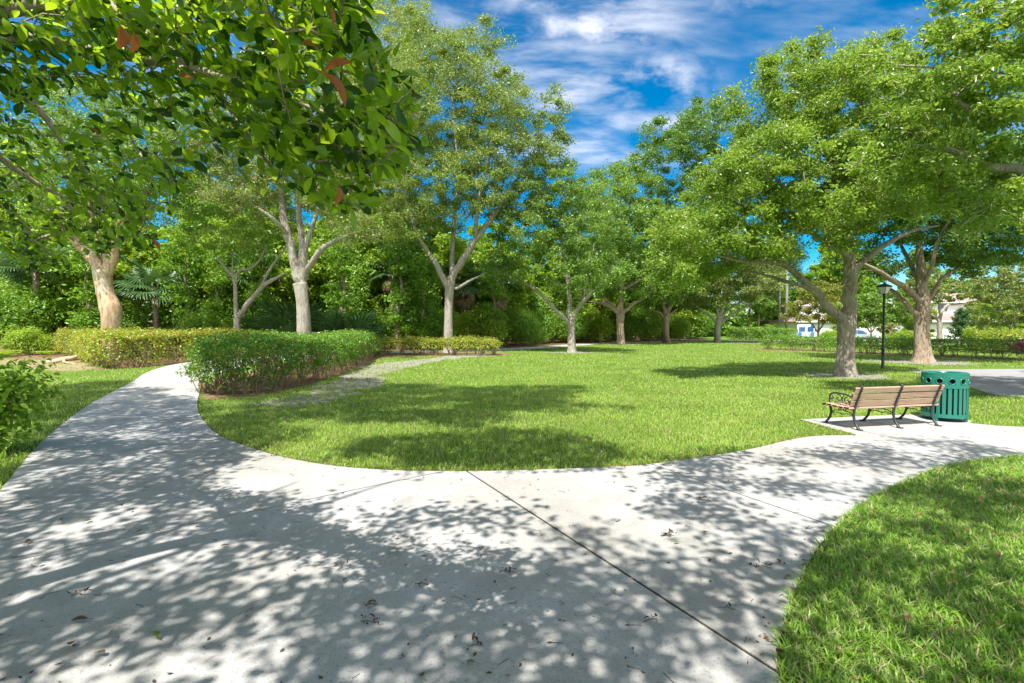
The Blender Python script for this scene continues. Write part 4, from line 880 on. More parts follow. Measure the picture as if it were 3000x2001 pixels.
def palm(label, base, H, nf=18, nd=9, sc=1.0, trunk=True, name='palm', cat='palm', group=None):
    root = thing(name, label, cat, (base[0], base[1], 0), group=group); me_g, me_d = FM
    if trunk:
        B = Buf(); B.tube([[0, 0, -.1], [.06, .02, H*.5], [0, 0, H]], [.19, .16, .2], 9, lambda i, th: 1+.1*np.sin(4*th+i)); B.obj('trunk', M['brown_bark'], root, smooth=True)
    for i in range(nf+nd):
        dead = i >= nf; az = i*2.39996 + rng.normal()*.2; el = (rng.uniform(-.55, 1.25) if trunk else rng.uniform(.25, 1.2)) if not dead else rng.uniform(-1.35, -.75)
        o = put('dead_frond' if dead else 'frond', me_d if dead else me_g, root); s_ = sc*rng.uniform(.85, 1.1); pet = (.9 if not dead else .55)*s_
        R_ = Matrix.Rotation(az, 4, 'Z') @ Matrix.Rotation(-el, 4, 'Y') @ Matrix.Rotation(rng.normal()*.4, 4, 'X')
        hz = (H - (rng.uniform(0, .22*H) if dead else 0)) if trunk else .15
        o.matrix_local = Matrix.Translation(Vector((0, 0, hz)) + R_ @ Vector((pet, 0, 0))) @ R_ @ Matrix.Scale(s_, 4)
    return root
palm('cabbage palm with a skirt of dead fronds behind the slanting limb tree', (-1.2, 46.5), 6.0, 18, 7, 1.3)
palm('cabbage palm just right of the big grey trunk', (-9.7, 41.5), 6.2, 20, 2, 1.3)
palm('small palm with drooping fans just right of the copper barked trunk', (-25.2, 36.2), 4.4, 22, 0, 1.3)
palm('drooping palm hanging over the gap left of the slender forked tree', (-19.4, 38), 5.4, 20, 0, 1.35)
palm('taller palm showing its crown against the sky gap', (-10.6, 47), 9.8, 20, 4, 1.4)
palm('wide fan palm at the left edge under the bough', (-32, 34.5), 5.6, 20, 0, 1.25)
palm('shaggy palm glimpsed left of the slanting limb trunk, half buried in leaves', (-4.4, 45.5), 5.6, 16, 8, 1.3)
palm('bluish fan leaved palmetto clump left of the big grey trunk base', (-14.5, 33.4), 0, 20, 2, 2.1, False, 'palmetto', 'palmetto')
palm('dark fan leaved palmetto clump right of the big grey trunk base', (-10.9, 33.9), 0, 16, 2, 1.8, False, 'palmetto', 'palmetto')
palm('smaller palmetto under the arching limb beside the slender tree', (-16.9, 34.4), 0, 14, 2, 1.6, False, 'palmetto', 'palmetto')
# ferns on the soil at the left
def fern(label, base, R, n=16):
    B = Buf()
    for k in range(n):
        a = k*2.4+rng.normal()*.2; L = R*rng.uniform(.7, 1.1); d = np.array([math.cos(a), math.sin(a), 0]); s = np.array([-d[1], d[0], 0]); m = 9
        for j in range(1, m):
            t = j/m; c = d*L*t + np.array([0, 0, R*(1.1*t-.9*t*t)]); w_ = .22*R*math.sin(PI*min(1, t*1.05+.12))
            for sg in (1, -1): B.add([c, c + s*w_*sg*.5 + d*.05*R, c + s*w_*sg - d*.01*R - np.array([0, 0, .06*R]), c + s*w_*sg*.5 - d*.04*R], [[0, 1, 2, 3]])
    o = B.obj('fern', M['wood_leaf_light']); o.location = (base[0], base[1], 0); return tag(o, label, 'fern', 'ferns along the bare soil')
for lab, p, R in (('arching fern at the left end of the golden hedge', (-25.5, 30), 1.0), ('low fern on the soil second from the golden hedge', (-27.6, 30.4), .95), ('broad fern on the soil midway to the left edge', (-28.8, 29.2), .9), ('fern nearest the left edge of the bare soil', (-29.8, 30), 1.1)): fern(lab, p, R)
# bare root lying on the soil
B = Buf(); P = cr([W(138, 1072, 24.2)*[1, 1, 0]+[0, 0, .05], W(180, 1066, 24.4)*[1, 1, 0]+[0, 0, .16], W(215, 1058, 24.8)*[1, 1, 0]+[0, 0, .22], W(245, 1044, 25.6)*[1, 1, 0]+[0, 0, .32]], 5)
B.tube(P, np.linspace(.10, .14, len(P)), 8, lambda i, th: 1+.15*np.sin(3*th+i*.5)); P2 = cr([P[6], P[6]+[.5, -.5, -.1], P[6]+[1.2, -.7, -.16]], 4); B.tube(P2, np.linspace(.08, .03, len(P2)), 6)
tag(B.obj('tree_root', M['gumbo_bark'], smooth=True), 'tan tree root lying bare on the sandy soil left of the golden hedge', 'root')
# bush at the left edge
shrub('bush', 'bright glossy leaved bush cut off by the left edge beside the path', 'bush', (-7.02, 6.75), .74, 1.2, 3000, .095, .05, 'bush_leaf', 8, 8, None, .1, True, .012)

# ------------------------------------------------------------ trees beyond the clipped hedge
def smalltree(name, label, base_px, d, limbs, lobes, leaf, bark, per=60, L=.16, spacing=.9, rc=.6, tr=None, twigs=4, group=None, cat='tree'):
    x = W(base_px[0], 960, d)[0]; return tree(name, label, cat, (x, d), trunk((x, d), d, tr), limbs, lobes, spacing=spacing, per=per, rc=rc, L=L, Wd=L*.55, leaf=leaf, bark=bark, flare=.2, kind6=False, twigs=twigs, group=group)
smalltree('small_tree', 'small many stemmed tree with yellowing leaves between the van and the oak', (2397, 0), 50, [lim(50, [(2397, 975, 3), (2380, 950, 2.5), (2360, 930, 1.5)]), lim(50, [(2397, 975, 3), (2412, 950, 2.5), (2432, 928, 1.5)]), lim(50, [(2398, 960, 3), (2400, 900, 2)])],
          lob((2390, 900, 50, 75, 45, 2.4), (2350, 920, 50, 35, 25, 1.5), (2400, 860, 50, 60, 35, 2)), 'warm_leaf', 'brown_bark', tr=[(2397, 1000, 4), (2397, 985, 3.5), (2398, 960, 3.5)], per=55)
smalltree('small_tree', 'dense round headed small tree left of the lamp post, in front of white walls', (2552, 0), 46, [lim(46, [(2550, 975, 2.5), (2535, 950, 2), (2525, 930, 1.5)]), lim(46, [(2554, 975, 2.5), (2570, 945, 2), (2580, 925, 1.5)]), lim(46, [(2552, 975, 2.5), (2553, 930, 2)])],
          lob((2555, 925, 46, 55, 38, 2), (2580, 890, 46, 60, 40, 2), (2620, 925, 46, 45, 35, 2), (2530, 890, 46, 40, 30, 1.5)), 'oak_leaf', 'stem' if False else 'brown_bark', tr=[(2552, 1000, 3), (2552, 985, 2.6), (2552, 975, 2.6)], per=90)
smalltree('small_tree', 'pale trunked tree with two bare curved limbs in front of the garage', (2753, 0), 45, [lim(45, [(2752, 940, 7), (2758, 915, 6), (2775, 895, 5), (2790, 888, 4)]), lim(45, [(2785, 893, 4), (2810, 890, 3.5), (2840, 886, 3), (2880, 878, 2)]), lim(45, [(2752, 942, 6), (2738, 928, 5), (2720, 918, 3)]), lim(45, [(2755, 930, 4), (2752, 900, 3), (2745, 870, 2)])],
          lob((2720, 850, 45, 60, 40, 2), (2800, 850, 45, 80, 30, 2), (2900, 850, 45, 60, 40, 2)), 'oak_leaf_dull', 'grey_bark', tr=[(2753, 1000, 9.5), (2753, 970, 8.5), (2753, 945, 9)], per=60)
smalltree('small_tree', 'soft grey green tree with drooping leaves at the right edge', (2960, 0), 36, [lim(36, [(2960, 960, 4), (2940, 920, 3), (2915, 880, 2)]), lim(36, [(2960, 960, 4), (2985, 900, 3), (3000, 850, 2)])],
          lob((2940, 900, 36, 70, 60, 2), (2990, 830, 36, 80, 80, 2.4), (2930, 800, 36, 60, 40, 2), (2900, 950, 36, 45, 25, 1.5)), 'oak_leaf_dull', 'grey_bark', tr=[(2960, 1010, 5), (2960, 985, 4.5), (2960, 965, 4.5)], per=70, L=.13)
smalltree('small_tree', 'leafless bare little tree in front of the white wall right of the lamp', (2609, 0), 42, [lim(42, [(2609, 972, 2), (2595, 962, 1.4), (2585, 955, 1)]), lim(42, [(2609, 972, 2), (2622, 960, 1.4), (2640, 950, 1)]), lim(42, [(2609, 975, 2), (2612, 958, 1.2)])],
          lob((2610, 955, 42, 28, 10, .7)), 'warm_leaf', 'brown_bark', tr=[(2609, 1000, 2.4), (2609, 985, 2), (2609, 975, 2)], per=5, L=.1, spacing=.35, rc=.2, twigs=6)
# little pine sapling
B0 = W(2817, 990, 44); r_ = thing('pine_sapling', 'young dark green pine in front of the garage door', 'pine', (B0[0], 44, 0))
B = Buf(); B.tube([[0, 0, -.05], [0, 0, 1.6], [-.1, 0, 3.3]], [.07, .05, .015], 6); B.obj('trunk', M['brown_bark'], r_, smooth=True)
B = Buf(); C = []
for k in range(34):
    z = .75 + 2.4*k/34; a = k*2.4; L = 1.15*(1-.72*(k/34))*rng.uniform(.8, 1.1)
    t = rng.random(150)**.7; C.append(np.c_[np.cos(a)*L*t, np.sin(a)*L*t, z + .35*t*t - .1*t] + rng.normal(size=(150, 3))*[.1, .1, .08])
leaf4(B, np.concatenate(C), .24, .045, .2); B.obj('needles', M['pine_leaf'], r_)
# tall bare pine trunks
def pine(label, px, d, rpx, H, lean=0.0):
    x = W(px, 960, d)[0]; base = np.array([x, d, 0]); r_ = thing('pine_tree', label, 'pine', base, group='bare trunked pines beyond the lawn'); B = Buf()
    B.tube([[0, 0, -.1], [lean*.5, 0, H*.5], [lean, 0, H]], [rpx*d/F*1.15, rpx*d/F, rpx*d/F*.5], 8); B.obj('trunk', M['grey_bark'], r_, smooth=True)
    B = Buf(); C = []
    for k in range(26):
        a = rng.uniform(0, 6.28); z = H*rng.uniform(.68, 1.03); c = np.array([lean+math.cos(a)*H*.13*rng.random(), math.sin(a)*H*.13*rng.random(), z]); C.append(c + rng.normal(size=(90, 3))*[.6, .6, .4])
    leaf4(B, np.concatenate(C), .5, .12, .3); B.obj('crown', M['pine_leaf'], r_)
for lab, px, d, rp, H in (('pale pine trunk left of the fountain grass, behind the red tinged hedge', 2222, 84, 3.2, 15), ('thin dark pine trunk at the end of the bluish hedge block', 2283, 84, 3, 15), ('nearest pine trunk just left of the van', 2304, 78, 3.6, 16), ('slim pine trunk deep between the other pines', 2250, 104, 3, 17), ('leaning pine trunk seen between van and yellowing tree', 2325, 96, 2.2, 16)): pine(lab, px, d, rp, H)
# fountain grass clump
x0 = W(2255, 960, 78)[0]; B = Buf()
for k in range(160):
    a = rng.uniform(0, 6.28); L = rng.uniform(1.2, 2.6); lean = rng.uniform(.2, 1.3); d_ = np.array([math.cos(a), math.sin(a), 0]); s = np.array([-d_[1], d_[0], 0])*.05
    B.add([-s, s, d_*lean*.45+[0, 0, L*.8]+s, d_*lean*.45+[0, 0, L*.8]-s, d_*lean*1.2+[0, 0, L*.9]], [[0, 1, 2, 3]], [[3, 2, 4]])
o = B.obj('fountain_grass', M['pale_leaf']); o.location = (x0, 78, 0); tag(o, 'pale arching fountain grass clump beside the pine trunks', 'ornamental grass')
dup(S2, (W(2855, 960, 42)[0], 42, 0), 1.0, (.42, .42, .52), 'pale shrub in front of the garage door right of the young pine', 'shrub', 'shrubs along the street')
dup(S2, (W(2435, 960, 47)[0], 47, 0), 2.0, (.6, .6, .42), 'yellow green mound behind the clipped hedge left of the oak trunk', 'shrub', 'shrubs along the street')
dup(S2, (W(2650, 960, 40)[0], 40, 0), 3.0, (.55, .5, .42), 'rounded shrub behind the clipped hedge between lamp and brown oak', 'shrub', 'shrubs along the street')
dup(S2, (W(2930, 960, 41)[0], 41, 0), 3.0, (.6, .5, .5), 'grey green shrub low at the right edge beyond the hedge', 'shrub', 'shrubs along the street')
for px, d, sc, lab in ((2470, 68, .5, 'leafy tree in front of the white house left of the car'), (2690, 60, .5, 'leafy tree standing before the yard gate and garage'), (2885, 58, .52, 'leafy tree hiding the right end of the garage house'), (2290, 98, .75, 'leafy tree closing the view behind the pine trunks'), (2600, 64, .42, 'low leafy tree by the garden wall behind the lamp'), (2975, 60, .6, 'leafy tree at the right edge before the garage house')):
    dup(WT4, (W(px, 960, d)[0], d, 0), rng.uniform(0, 6), sc, lab, 'tree', 'trees along the street')
GH = 'trees behind the houses'
for s_, x, y, sc, lab in ((WT2, 57, 90, 1.25, 'tall light tree in the gap left of the upright oak stem'), (WT1, 62, 95, 1.3, 'tall dark tree in the gap between the two oaks'), (WT3, 76, 95, 1.4, 'tall bushy tree behind the garage house roof'), (WT3, 39, 84, 1.1, 'bushy tree behind the pine trunks'), (WT1, 47, 97, 1.3, 'tall dark tree far behind the delivery van'), (WT1, 52, 92, .9, 'dark tree behind the white walled house on the left'), (WT3, 66, 98, 1.1, 'bushy tree between the two houses'), (WT1, 84, 96, 1.15, 'dark tree behind the house with the garage'), (WT3, 44, 88, .8, 'bushy tree left of the white walled house'), (WT2, 100, 92, 1.2, 'tall tree at the right beyond the garage house')):
    dup(s_, (x, y, 0), rng.uniform(0, 6), sc, lab, 'tree', GH)

# ------------------------------------------------------------ bench
M['wood'] = plain('bench_wood', (.52, .33, .20), .55, var=.18, nscale=5)
M['iron'] = plain('bench_iron', (.035, .036, .04), .4, .3, var=.2, nscale=12)
def boards_mat():
    m, nt, p, o = newmat('bench_board'); p.inputs['Roughness'].default_value = .6
    n = noise(nt, 3.0, 6, objco(nt, (1.2, 22, 22)), .6); c = MIX(nt, RAMP(nt, n, .3, .7), (.33, .21, .135), (.53, .375, .26))
    nt.links.new(c, p.inputs['Base Color']); bump(nt, p, n, .2, .004); return m
M['board'] = boards_mat()
A_ = np.array(G(2505, 1262)); B_ = np.array(G(2733, 1249)); ang = math.atan2(B_[1]-A_[1], B_[0]-A_[0]); LEN = np.linalg.norm(B_-A_)
BZ = .87
bench = thing('park_bench', 'wooden slatted park bench with black scrolled iron ends, seen from behind', 'bench', (A_[0], A_[1], .02), ang)
bench.scale = (1, 1, BZ)
def plank(B, y, z, w_, t_, tilt, x0, x1):
    c, s = math.cos(tilt), math.sin(tilt); e = .006
    pr = [(-w_/2+e, -t_/2), (w_/2-e, -t_/2), (w_/2, -t_/2+e), (w_/2, t_/2-e), (w_/2-e, t_/2), (-w_/2+e, t_/2), (-w_/2, t_/2-e), (-w_/2, -t_/2+e)]
    B.extrude([(y + a*c - b_*s, z + a*s + b_*c) for a, b_ in pr], x0, x1)
B = Buf()
for y, z in ((.055, .405), (.17, .40), (.285, .405), (.40, .415), (.505, .41)): plank(B, y, z, .10, .035, .03 if y < .45 else -.25, -.13, LEN+.13)
B.obj('seat', M['board'], bench)
B = Buf()
for y, z in ((.012, .50), (-.028, .625), (-.072, .755)): plank(B, y, z, .112, .034, PI/2+.32, -.11, LEN+.11)
B.obj('backrest', M['board'], bench)
def curve(pts, k=6): return cr(np.array(pts, float), k)
def iron_bar(B, pts, x, r=.013, k=6, fl=1.6, rr=None):
    P = curve([(x, a, z) for a, z in pts], k); R = r if rr is None else np.interp(np.linspace(0, 1, len(P)), np.linspace(0, 1, len(rr)), rr)
    B.tube(P, R, 8, flat=1.0, side=(1, 0, 0))
def spiral(c, r0, r1, a0, a1, n=14):
    t = np.linspace(0, 1, n); a = a0+(a1-a0)*t; r = r0+(r1-r0)*t; return [(c[0]+q*math.cos(w_), c[1]+q*math.sin(w_)) for q, w_ in zip(r, a)]
for i, x in enumerate((0, LEN/2, LEN)):
    B = Buf()
    iron_bar(B, [(-.075, 0), (-.055, .04), (.0, .13), (.028, .24), (.025, .34), (.01, .42), (-.02, .52), (-.062, .65), (-.105, .77), (-.118, .815), (-.098, .838), (-.075, .82), (-.082, .80)], x, rr=[.026, .022, .02, .02, .021, .022, .02, .018, .017, .016, .015, .013, .01])
    iron_bar(B, [(.60, 0), (.575, .04), (.51, .13), (.475, .24), (.485, .33), (.50, .385)], x, rr=[.026, .022, .02, .019, .019, .018])
    iron_bar(B, [(.02, .375), (.15, .365), (.30, .372), (.45, .385), (.53, .385)], x, .014)
    B.box((x, -.085, .012), (.05, .09, .024)); B.box((x, .605, .012), (.05, .09, .024))
    iron_bar(B, [(.03, .26), (.12, .31), (.20, .315), (.25, .33)], x, .009); iron_bar(B, [(.47, .24), (.40, .30), (.31, .315), (.25, .33)], x, .009)
    for sg, cy in ((1, .20), (-1, .31)): iron_bar(B, spiral((cy, .335), .03, .008, 0 if sg > 0 else PI, (0 if sg > 0 else PI) + sg*5.0), x, .007, 3)
    iron_bar(B, [(.04, .24), (.16, .27), (.25, .245), (.34, .27), (.46, .24)], x, .008)
    for (y, z) in ((-.045, .50), (-.085, .625), (-.128, .755)): B.lathe([(0.0, .012), (.012, .008), (.014, 0)], (0, 0, 0), 8); 
    B.obj('iron_frame', M['iron'], bench, smooth=True)
    if i != 1:
        B = Buf()
        iron_bar(B, [(-.02, .55), (.06, .60), (.18, .635), (.34, .645), (.45, .63), (.505, .58), (.49, .525), (.45, .52), (.435, .555), (.46, .575)], x, rr=[.015, .015, .016, .017, .017, .016, .014, .012, .01, .009])
        iron_bar(B, [(.50, .425), (.515, .48), (.505, .56)], x, .012)
        iron_bar(B, spiral((.33, .545), .075, .015, 1.2, 8.0, 22), x, .008, 3); iron_bar(B, spiral((.16, .52), .07, .012, 1.6, -5.0, 22), x, .008, 3)
        iron_bar(B, [(.05, .44), (.12, .45), (.22, .47), (.30, .47), (.40, .46)], x, .008); iron_bar(B, [(.23, .62), (.25, .55), (.24, .46)], x, .007)
        B.obj('armrest', M['iron'], bench, smooth=True)
B = Buf(); 
for x in (0, LEN/2, LEN):
    for (y, z) in ((-.02, .495), (-.06, .62), (-.104, .75)): B.lathe([(0, -.014), (.012, -.01), (.015, 0)], (x, y-.012, z), 8)
    for y in (.055, .17, .285, .40): B.lathe([(.013, 0), (.010, .006), (0, .008)], (x, y, .423), 8)
B.obj('bolts', M['iron'], bench)

# ------------------------------------------------------------ litter bin
M['green_paint'] = plain('green_paint', (.012, .155, .115), .32, 0, var=.1, nscale=6, spec=.6)
M['liner'] = plain('black_liner', (.015, .016, .018), .5, var=.2)
bx, by = G(2775, 1238); by += .2; bx += .11
bin_ = thing('litter_bin', 'round green slatted metal litter bin with ring band beside the bench', 'bin', (bx, by, .02), .13)
Rb = .335
def arcplate(B, a0, a1, r, t_, z0, z1, n=3):
    A = np.linspace(a0, a1, n+1); V = []
    for a in A:
        for rr in (r, r-t_):
            for z in (z0, z1): V.append([rr*math.cos(a), rr*math.sin(a), z])
    Q = []
    for i in range(n):
        k = i*4; Q += [[k, k+4, k+5, k+1], [k+2, k+3, k+7, k+6], [k+1, k+5, k+7, k+3], [k, k+2, k+6, k+4]]
    k = n*4; Q += [[0, 1, 3, 2], [k, k+2, k+3, k+1]]; return B.add(V, Q)
B = Buf(); ns = 26
for k in range(ns): a = k*2*PI/ns; arcplate(B, a-.078, a+.078, Rb, .008, .10, .615, 2)
B.obj('slats', M['green_paint'], bin_)
def ringband(B, r, t_, z0, z1, n=48): return B.lathe([(r, z0), (r, z1), (r-t_, z1), (r-t_, z0), (r, z0)], n=n)
B = Buf(); ringband(B, Rb+.006, .02, .07, .135); B.obj('bottom_band', M['green_paint'], bin_)
B = Buf(); ringband(B, Rb+.006, .02, .60, .665); ringband(B, Rb+.006, .02, .785, .845)
B.lathe([(Rb+.008, .845), (Rb+.008, .862), (Rb-.02, .872), (Rb-.11, .868), (Rb-.12, .85), (Rb-.03, .845), (Rb+.008, .845)], n=48)
for k in range(12):
    a = k*2*PI/12 + .26; arcplate(B, a-.135, a+.135, Rb+.004, .012, .66, .79, 3)
B.obj('top_band', M['green_paint'], bin_)
for k in range(12):
    a = k*2*PI/12; c = np.array([Rb*math.cos(a), Rb*math.sin(a), .725]); t_ = np.array([-math.sin(a), math.cos(a), 0]); P = [c + t_*.052*math.cos(q) + np.array([0, 0, .052*math.sin(q)]) for q in np.linspace(0, 2*PI, 21)]
    B = Buf(); B.tube(P, .011, 7, cap=False); B.obj('ring', M['green_paint'], bin_, smooth=True)
B = Buf(); B.lathe([(.0, .11), (.285, .11), (.288, .84), (.27, .845), (.268, .13), (0, .125)], n=32); B.obj('liner', M['liner'], bin_, smooth=True)
B = Buf()
for k in range(4): a = k*PI/2+.4; B.box((Rb*.93*math.cos(a), Rb*.93*math.sin(a), .04), (.05, .05, .08), a)
B.lathe([(0, .078), (Rb-.01, .078), (Rb-.01, .092), (0, .092)], n=32); B.obj('base', M['green_paint'], bin_)

# ------------------------------------------------------------ lamps
M['black_paint'] = plain('black_paint', (.016, .017, .02), .38, .1, var=.2, nscale=7)
M['frost'] = plain('frosted_pane', (.62, .63, .58), .45, var=.06)
def lamp(name, label, x, y, H):
    root = thing(name, label, 'street lamp', (x, y, 0), .35); k = H/3.55
    B = Buf(); B.lathe([(.0, 0), (.085, 0), (.075, .05), (.058, .08), (.056, .75), (.062, .77), (.062, .80), (.045, .84), (.038, 3.05*k), (.06, 3.07*k), (.06, 3.10*k), (.03, 3.12*k)], n=16); B.obj('post', M['black_paint'], root, smooth=True)
    z0, z1 = 3.11*k, 3.42*k; r0, r1 = .115, .255
    B = Buf(); 
    for (za, zb, ra, rb) in ((z0, z0+.02, .105, .12), (z1-.012, z1+.02, r1, r1+.035)): B.lathe([(0, za), (ra, za), (rb, zb), (0, zb)], n=4, rot=PI/4)
    for q in range(4): a = PI/4+q*PI/2; d = np.array([math.cos(a), math.sin(a), 0]); B.tube([d*r0+[0, 0, z0+.01], d*r1+[0, 0, z1]], .011, 5)
    B.obj('lantern_frame', M['black_paint'], root)
    B = Buf(); B.lathe([(r0-.008, z0+.02), (r1-.01, z1-.01)], n=4, rot=PI/4); B.obj('glass', M['frost'], root)
    B = Buf(); B.lathe([(r1+.045, z1+.02), (r1+.03, z1+.035), (.10, z1+.115), (.05, z1+.135), (.03, z1+.16), (.022, z1+.19), (.0, z1+.2)], n=4, rot=PI/4); B.obj('cap', M['black_paint'], root)
    return root
lx, ly = G(2586, 1081); L1 = lamp('street_lamp', 'black street lamp with frosted four sided lantern between the two big oaks', lx, ly, 3.5)
dup(L1, (W(2167, 950, 76)[0], 76, 0), .2, 1.0, 'distant black street lamp above the far red tinged hedge')

# ------------------------------------------------------------ houses
M['stucco'] = plain('white_stucco', (.78, .77, .74), .85, var=.05, nscale=3)
M['cream'] = plain('cream_stucco', (.62, .55, .43), .85, var=.06, nscale=3)
M['white_paint'] = plain('white_paint', (.82, .82, .82), .5, var=.03)
M['grey_paint'] = plain('grey_paint', (.45, .48, .50), .5, var=.05)
def tilemat():
    m, nt, p, o = newmat('roof_tile'); p.inputs['Roughness'].default_value = .8; oc = objco(nt)
    wv = N(nt, 'ShaderNodeTexWave', i_Scale=1.4, i_Distortion=.6); nt.links.new(oc, wv.inputs['Vector']); wv.bands_direction = 'X'
    n = noise(nt, 1.5, 5, oc); c = MIX(nt, n, (.26, .17, .14), (.42, .32, .28)); c = MIX(nt, M_(nt, 'MULTIPLY', wv.outputs[1], .35), c, (.16, .10, .09))
    nt.links.new(c, p.inputs['Base Color']); bump(nt, p, wv.outputs[1], .6, .08); return m
M['tile'] = tilemat()
M['window'] = plain('window_glass', (.05, .07, .09), .08, var=.1, spec=.9)
def hip(B, x0, x1, y0, y1, z0, z1, ov=.5):
    x0 -= ov; x1 += ov; y0 -= ov; y1 += ov; ym = (y0+y1)/2; hw = (y1-y0)/2; xa, xb = x0+hw*.9, x1-hw*.9
    if xb < xa: xa = xb = (x0+x1)/2
    B.add([[x0, y0, z0], [x1, y0, z0], [x1, y1, z0], [x0, y1, z0], [xa, ym, z1], [xb, ym, z1]], [[0, 1, 5, 4], [2, 3, 4, 5], [3, 2, 1, 0]], [[1, 2, 5], [3, 0, 4]])
def house(label, x0, y0, wd, dp, eave, ridge, up, garage, win, upwin):
    root = thing('house', label, 'house', (x0, y0, 0)); B = Buf(); B.box((wd/2, dp/2, eave/2), (wd, dp, eave)); B.obj('wall', M['stucco'], root)
    B = Buf(); B.box((wd/2, -.012, eave-.22), (wd-.02, .03, .36)); B.obj('cornice', M['cream'], root)
    B = Buf(); hip(B, 0, wd, 0, dp, eave+.05, ridge); rf = B.obj('roof', M['tile'], root)
    B = Buf(); B.box((wd/2, -.52, eave), (wd+1.1, .08, .18)); B.obj('fascia', M['white_paint'], root)
    ux0, ux1, uy0, uy1, ue, ur = up
    B = Buf(); B.box(((ux0+ux1)/2, (uy0+uy1)/2, (eave+ue)/2), (ux1-ux0, uy1-uy0, ue-eave)); B.obj('upper_wall', M['stucco'], root)
    B = Buf(); hip(B, ux0, ux1, uy0, uy1, ue+.03, ur); B.obj('upper_roof', M['tile'], root)
    B = Buf(); B.box(((ux0+ux1)/2, uy0-.52, ue), (ux1-ux0+1.1, .08, .16)); B.obj('upper_fascia', M['white_paint'], root)
    for gx, gw in garage:
        B = Buf(); B.box((gx, -.03, 1.0), (gw, .05, 2.0))
        for z in (.5, 1.0, 1.5): B.box((gx, -.058, z), (gw-.1, .006, .03))
        B.obj('garage_door', M['white_paint'], root)
    for wx, wz, ww, wh, yy_ in win + upwin:
        B = Buf(); B.box((wx, yy_-.03, wz), (ww+.16, .06, wh+.16)); f = B.obj('window', M['white_paint'], root)
        B = Buf(); B.box((wx, yy_-.066, wz), (ww, .012, wh)); B.obj('pane', M['window'], f)
    return root
house('white house with tiled hip roof, upper storey and wide white garage door', 55.5, 70, 24, 10, 2.55, 4.1, (3.5, 15, 3.5, 10.5, 5.3, 6.9), [(6.0, 5.5), (13.5, 5.5)], [], [(6.2, 4.55, 1.4, 1.1, 3.5), (11, 4.55, 1.4, 1.1, 3.5)])
house('white house half hidden behind the oak trunk and the parked car', 43.5, 78, 11.5, 9, 2.6, 4.2, (2, 9.5, 3, 8.5, 5.2, 6.6), [(2.6, 4.2)], [(8, 1.5, 1.4, 1.2, 0)], [(5.6, 4.5, 1.3, 1.0, 3)])
# grey gate and low wall between the houses
B = Buf(); B.box((0, 0, .95), (3.2, .12, 1.9)); 
for k in range(6): B.box((-1.4+k*.56, -.075, .95), (.04, .03, 1.85))
o = B.obj('yard_gate', M['grey_paint']); o.location = (W(2664, 960, 66)[0], 66, 0); tag(o, 'grey panelled yard gate just left of the brown oak trunk', 'gate')
B = Buf(); B.box((0, 0, .95), (6.2, .2, 1.9)); B.box((0, 0, 1.93), (6.4, .3, .08)); o = B.obj('garden_wall', M['stucco']); o.location = (W(2585, 960, 68)[0], 68, 0); tag(o, 'white garden wall seen behind the lamp post', 'wall')

# ------------------------------------------------------------ vehicles
M['car_silver'] = plain('car_silver', (.50, .52, .54), .28, .5, var=.04)
M['van_white'] = plain('van_white', (.78, .79, .8), .3, var=.03)
M['van_blue'] = plain('van_blue', (.03, .22, .62), .3, var=.06)
M['glass'] = plain('car_glass', (.03, .10, .22), .06, var=.1, spec=.9)  # blue base colour stands in for sky reflected in the glass
M['tyre'] = plain('tyre', (.02, .02, .02), .8)
M['rim'] = plain('rim', (.4, .4, .42), .35, .8)
M['tail'] = plain('tail_light', (.5, .02, .02), .3)
def body(B, prof, w_, bev=.08):
    """side profile (x, z) widened to w_, with drawn-in flanks"""
    for y0, y1, inn in ((-w_/2+bev, w_/2-bev, 0),):
        n = len(prof); c = np.mean(prof, 0); rings = []
        for y, s in ((-w_/2, .94), (-w_/2+bev, 1.0), (w_/2-bev, 1.0), (w_/2, .94)): rings.append([[c[0]+(x-c[0])*s, y, c[1]+(z-c[1])*s] for x, z in prof])
        V = np.array(rings).reshape(-1, 3); Q = [[r*n+i, r*n+(i+1) % n, (r+1)*n+(i+1) % n, (r+1)*n+i] for r in range(3) for i in range(n)]
        tr = tessellate_polygon([[Vector((x, z, 0)) for x, z in prof]]); T = [list(t) for t in tr] + [[q+3*n for q in t] for t in tr]
        B.add(V, Q, T)
def wheel(root, x, y, r=.33):
    B = Buf(); P = [(r*.62, -.1), (r*.95, -.1), (r, -.06), (r, .06), (r*.95, .1), (r*.62, .1)]; B.lathe(P, n=20); V = np.concatenate(B.V)[:, [0, 2, 1]] + [x, y, r]; B.V = [V]; t = B.obj('wheel', M['tyre'], root, smooth=True)
    B = Buf(); B.lathe([(0, .08), (r*.3, .085), (r*.63, .06), (r*.63, -.06), (0, -.06)], n=20); V = np.concatenate(B.V)[:, [0, 2, 1]]*[1, -1 if y < 0 else 1, 1] + [x, y, r]; B.V = [V]; B.obj('rim', M['rim'], t, smooth=True)
cx = W(2499, 960, 59)[0]
car = thing('parked_car', 'silver sedan with a blue sky reflection painted into its windows parked behind the oak trunk', 'car', (cx, 59, .01), 0)
B = Buf(); body(B, [(-2.25, .35), (-2.3, .75), (-2.1, .93), (-1.5, .98), (-.9, 1.40), (-.2, 1.47), (.55, 1.42), (1.25, 1.0), (2.05, .86), (2.28, .65), (2.28, .35)], 1.78, .12); B.obj('body', M['car_silver'], car, smooth=False)
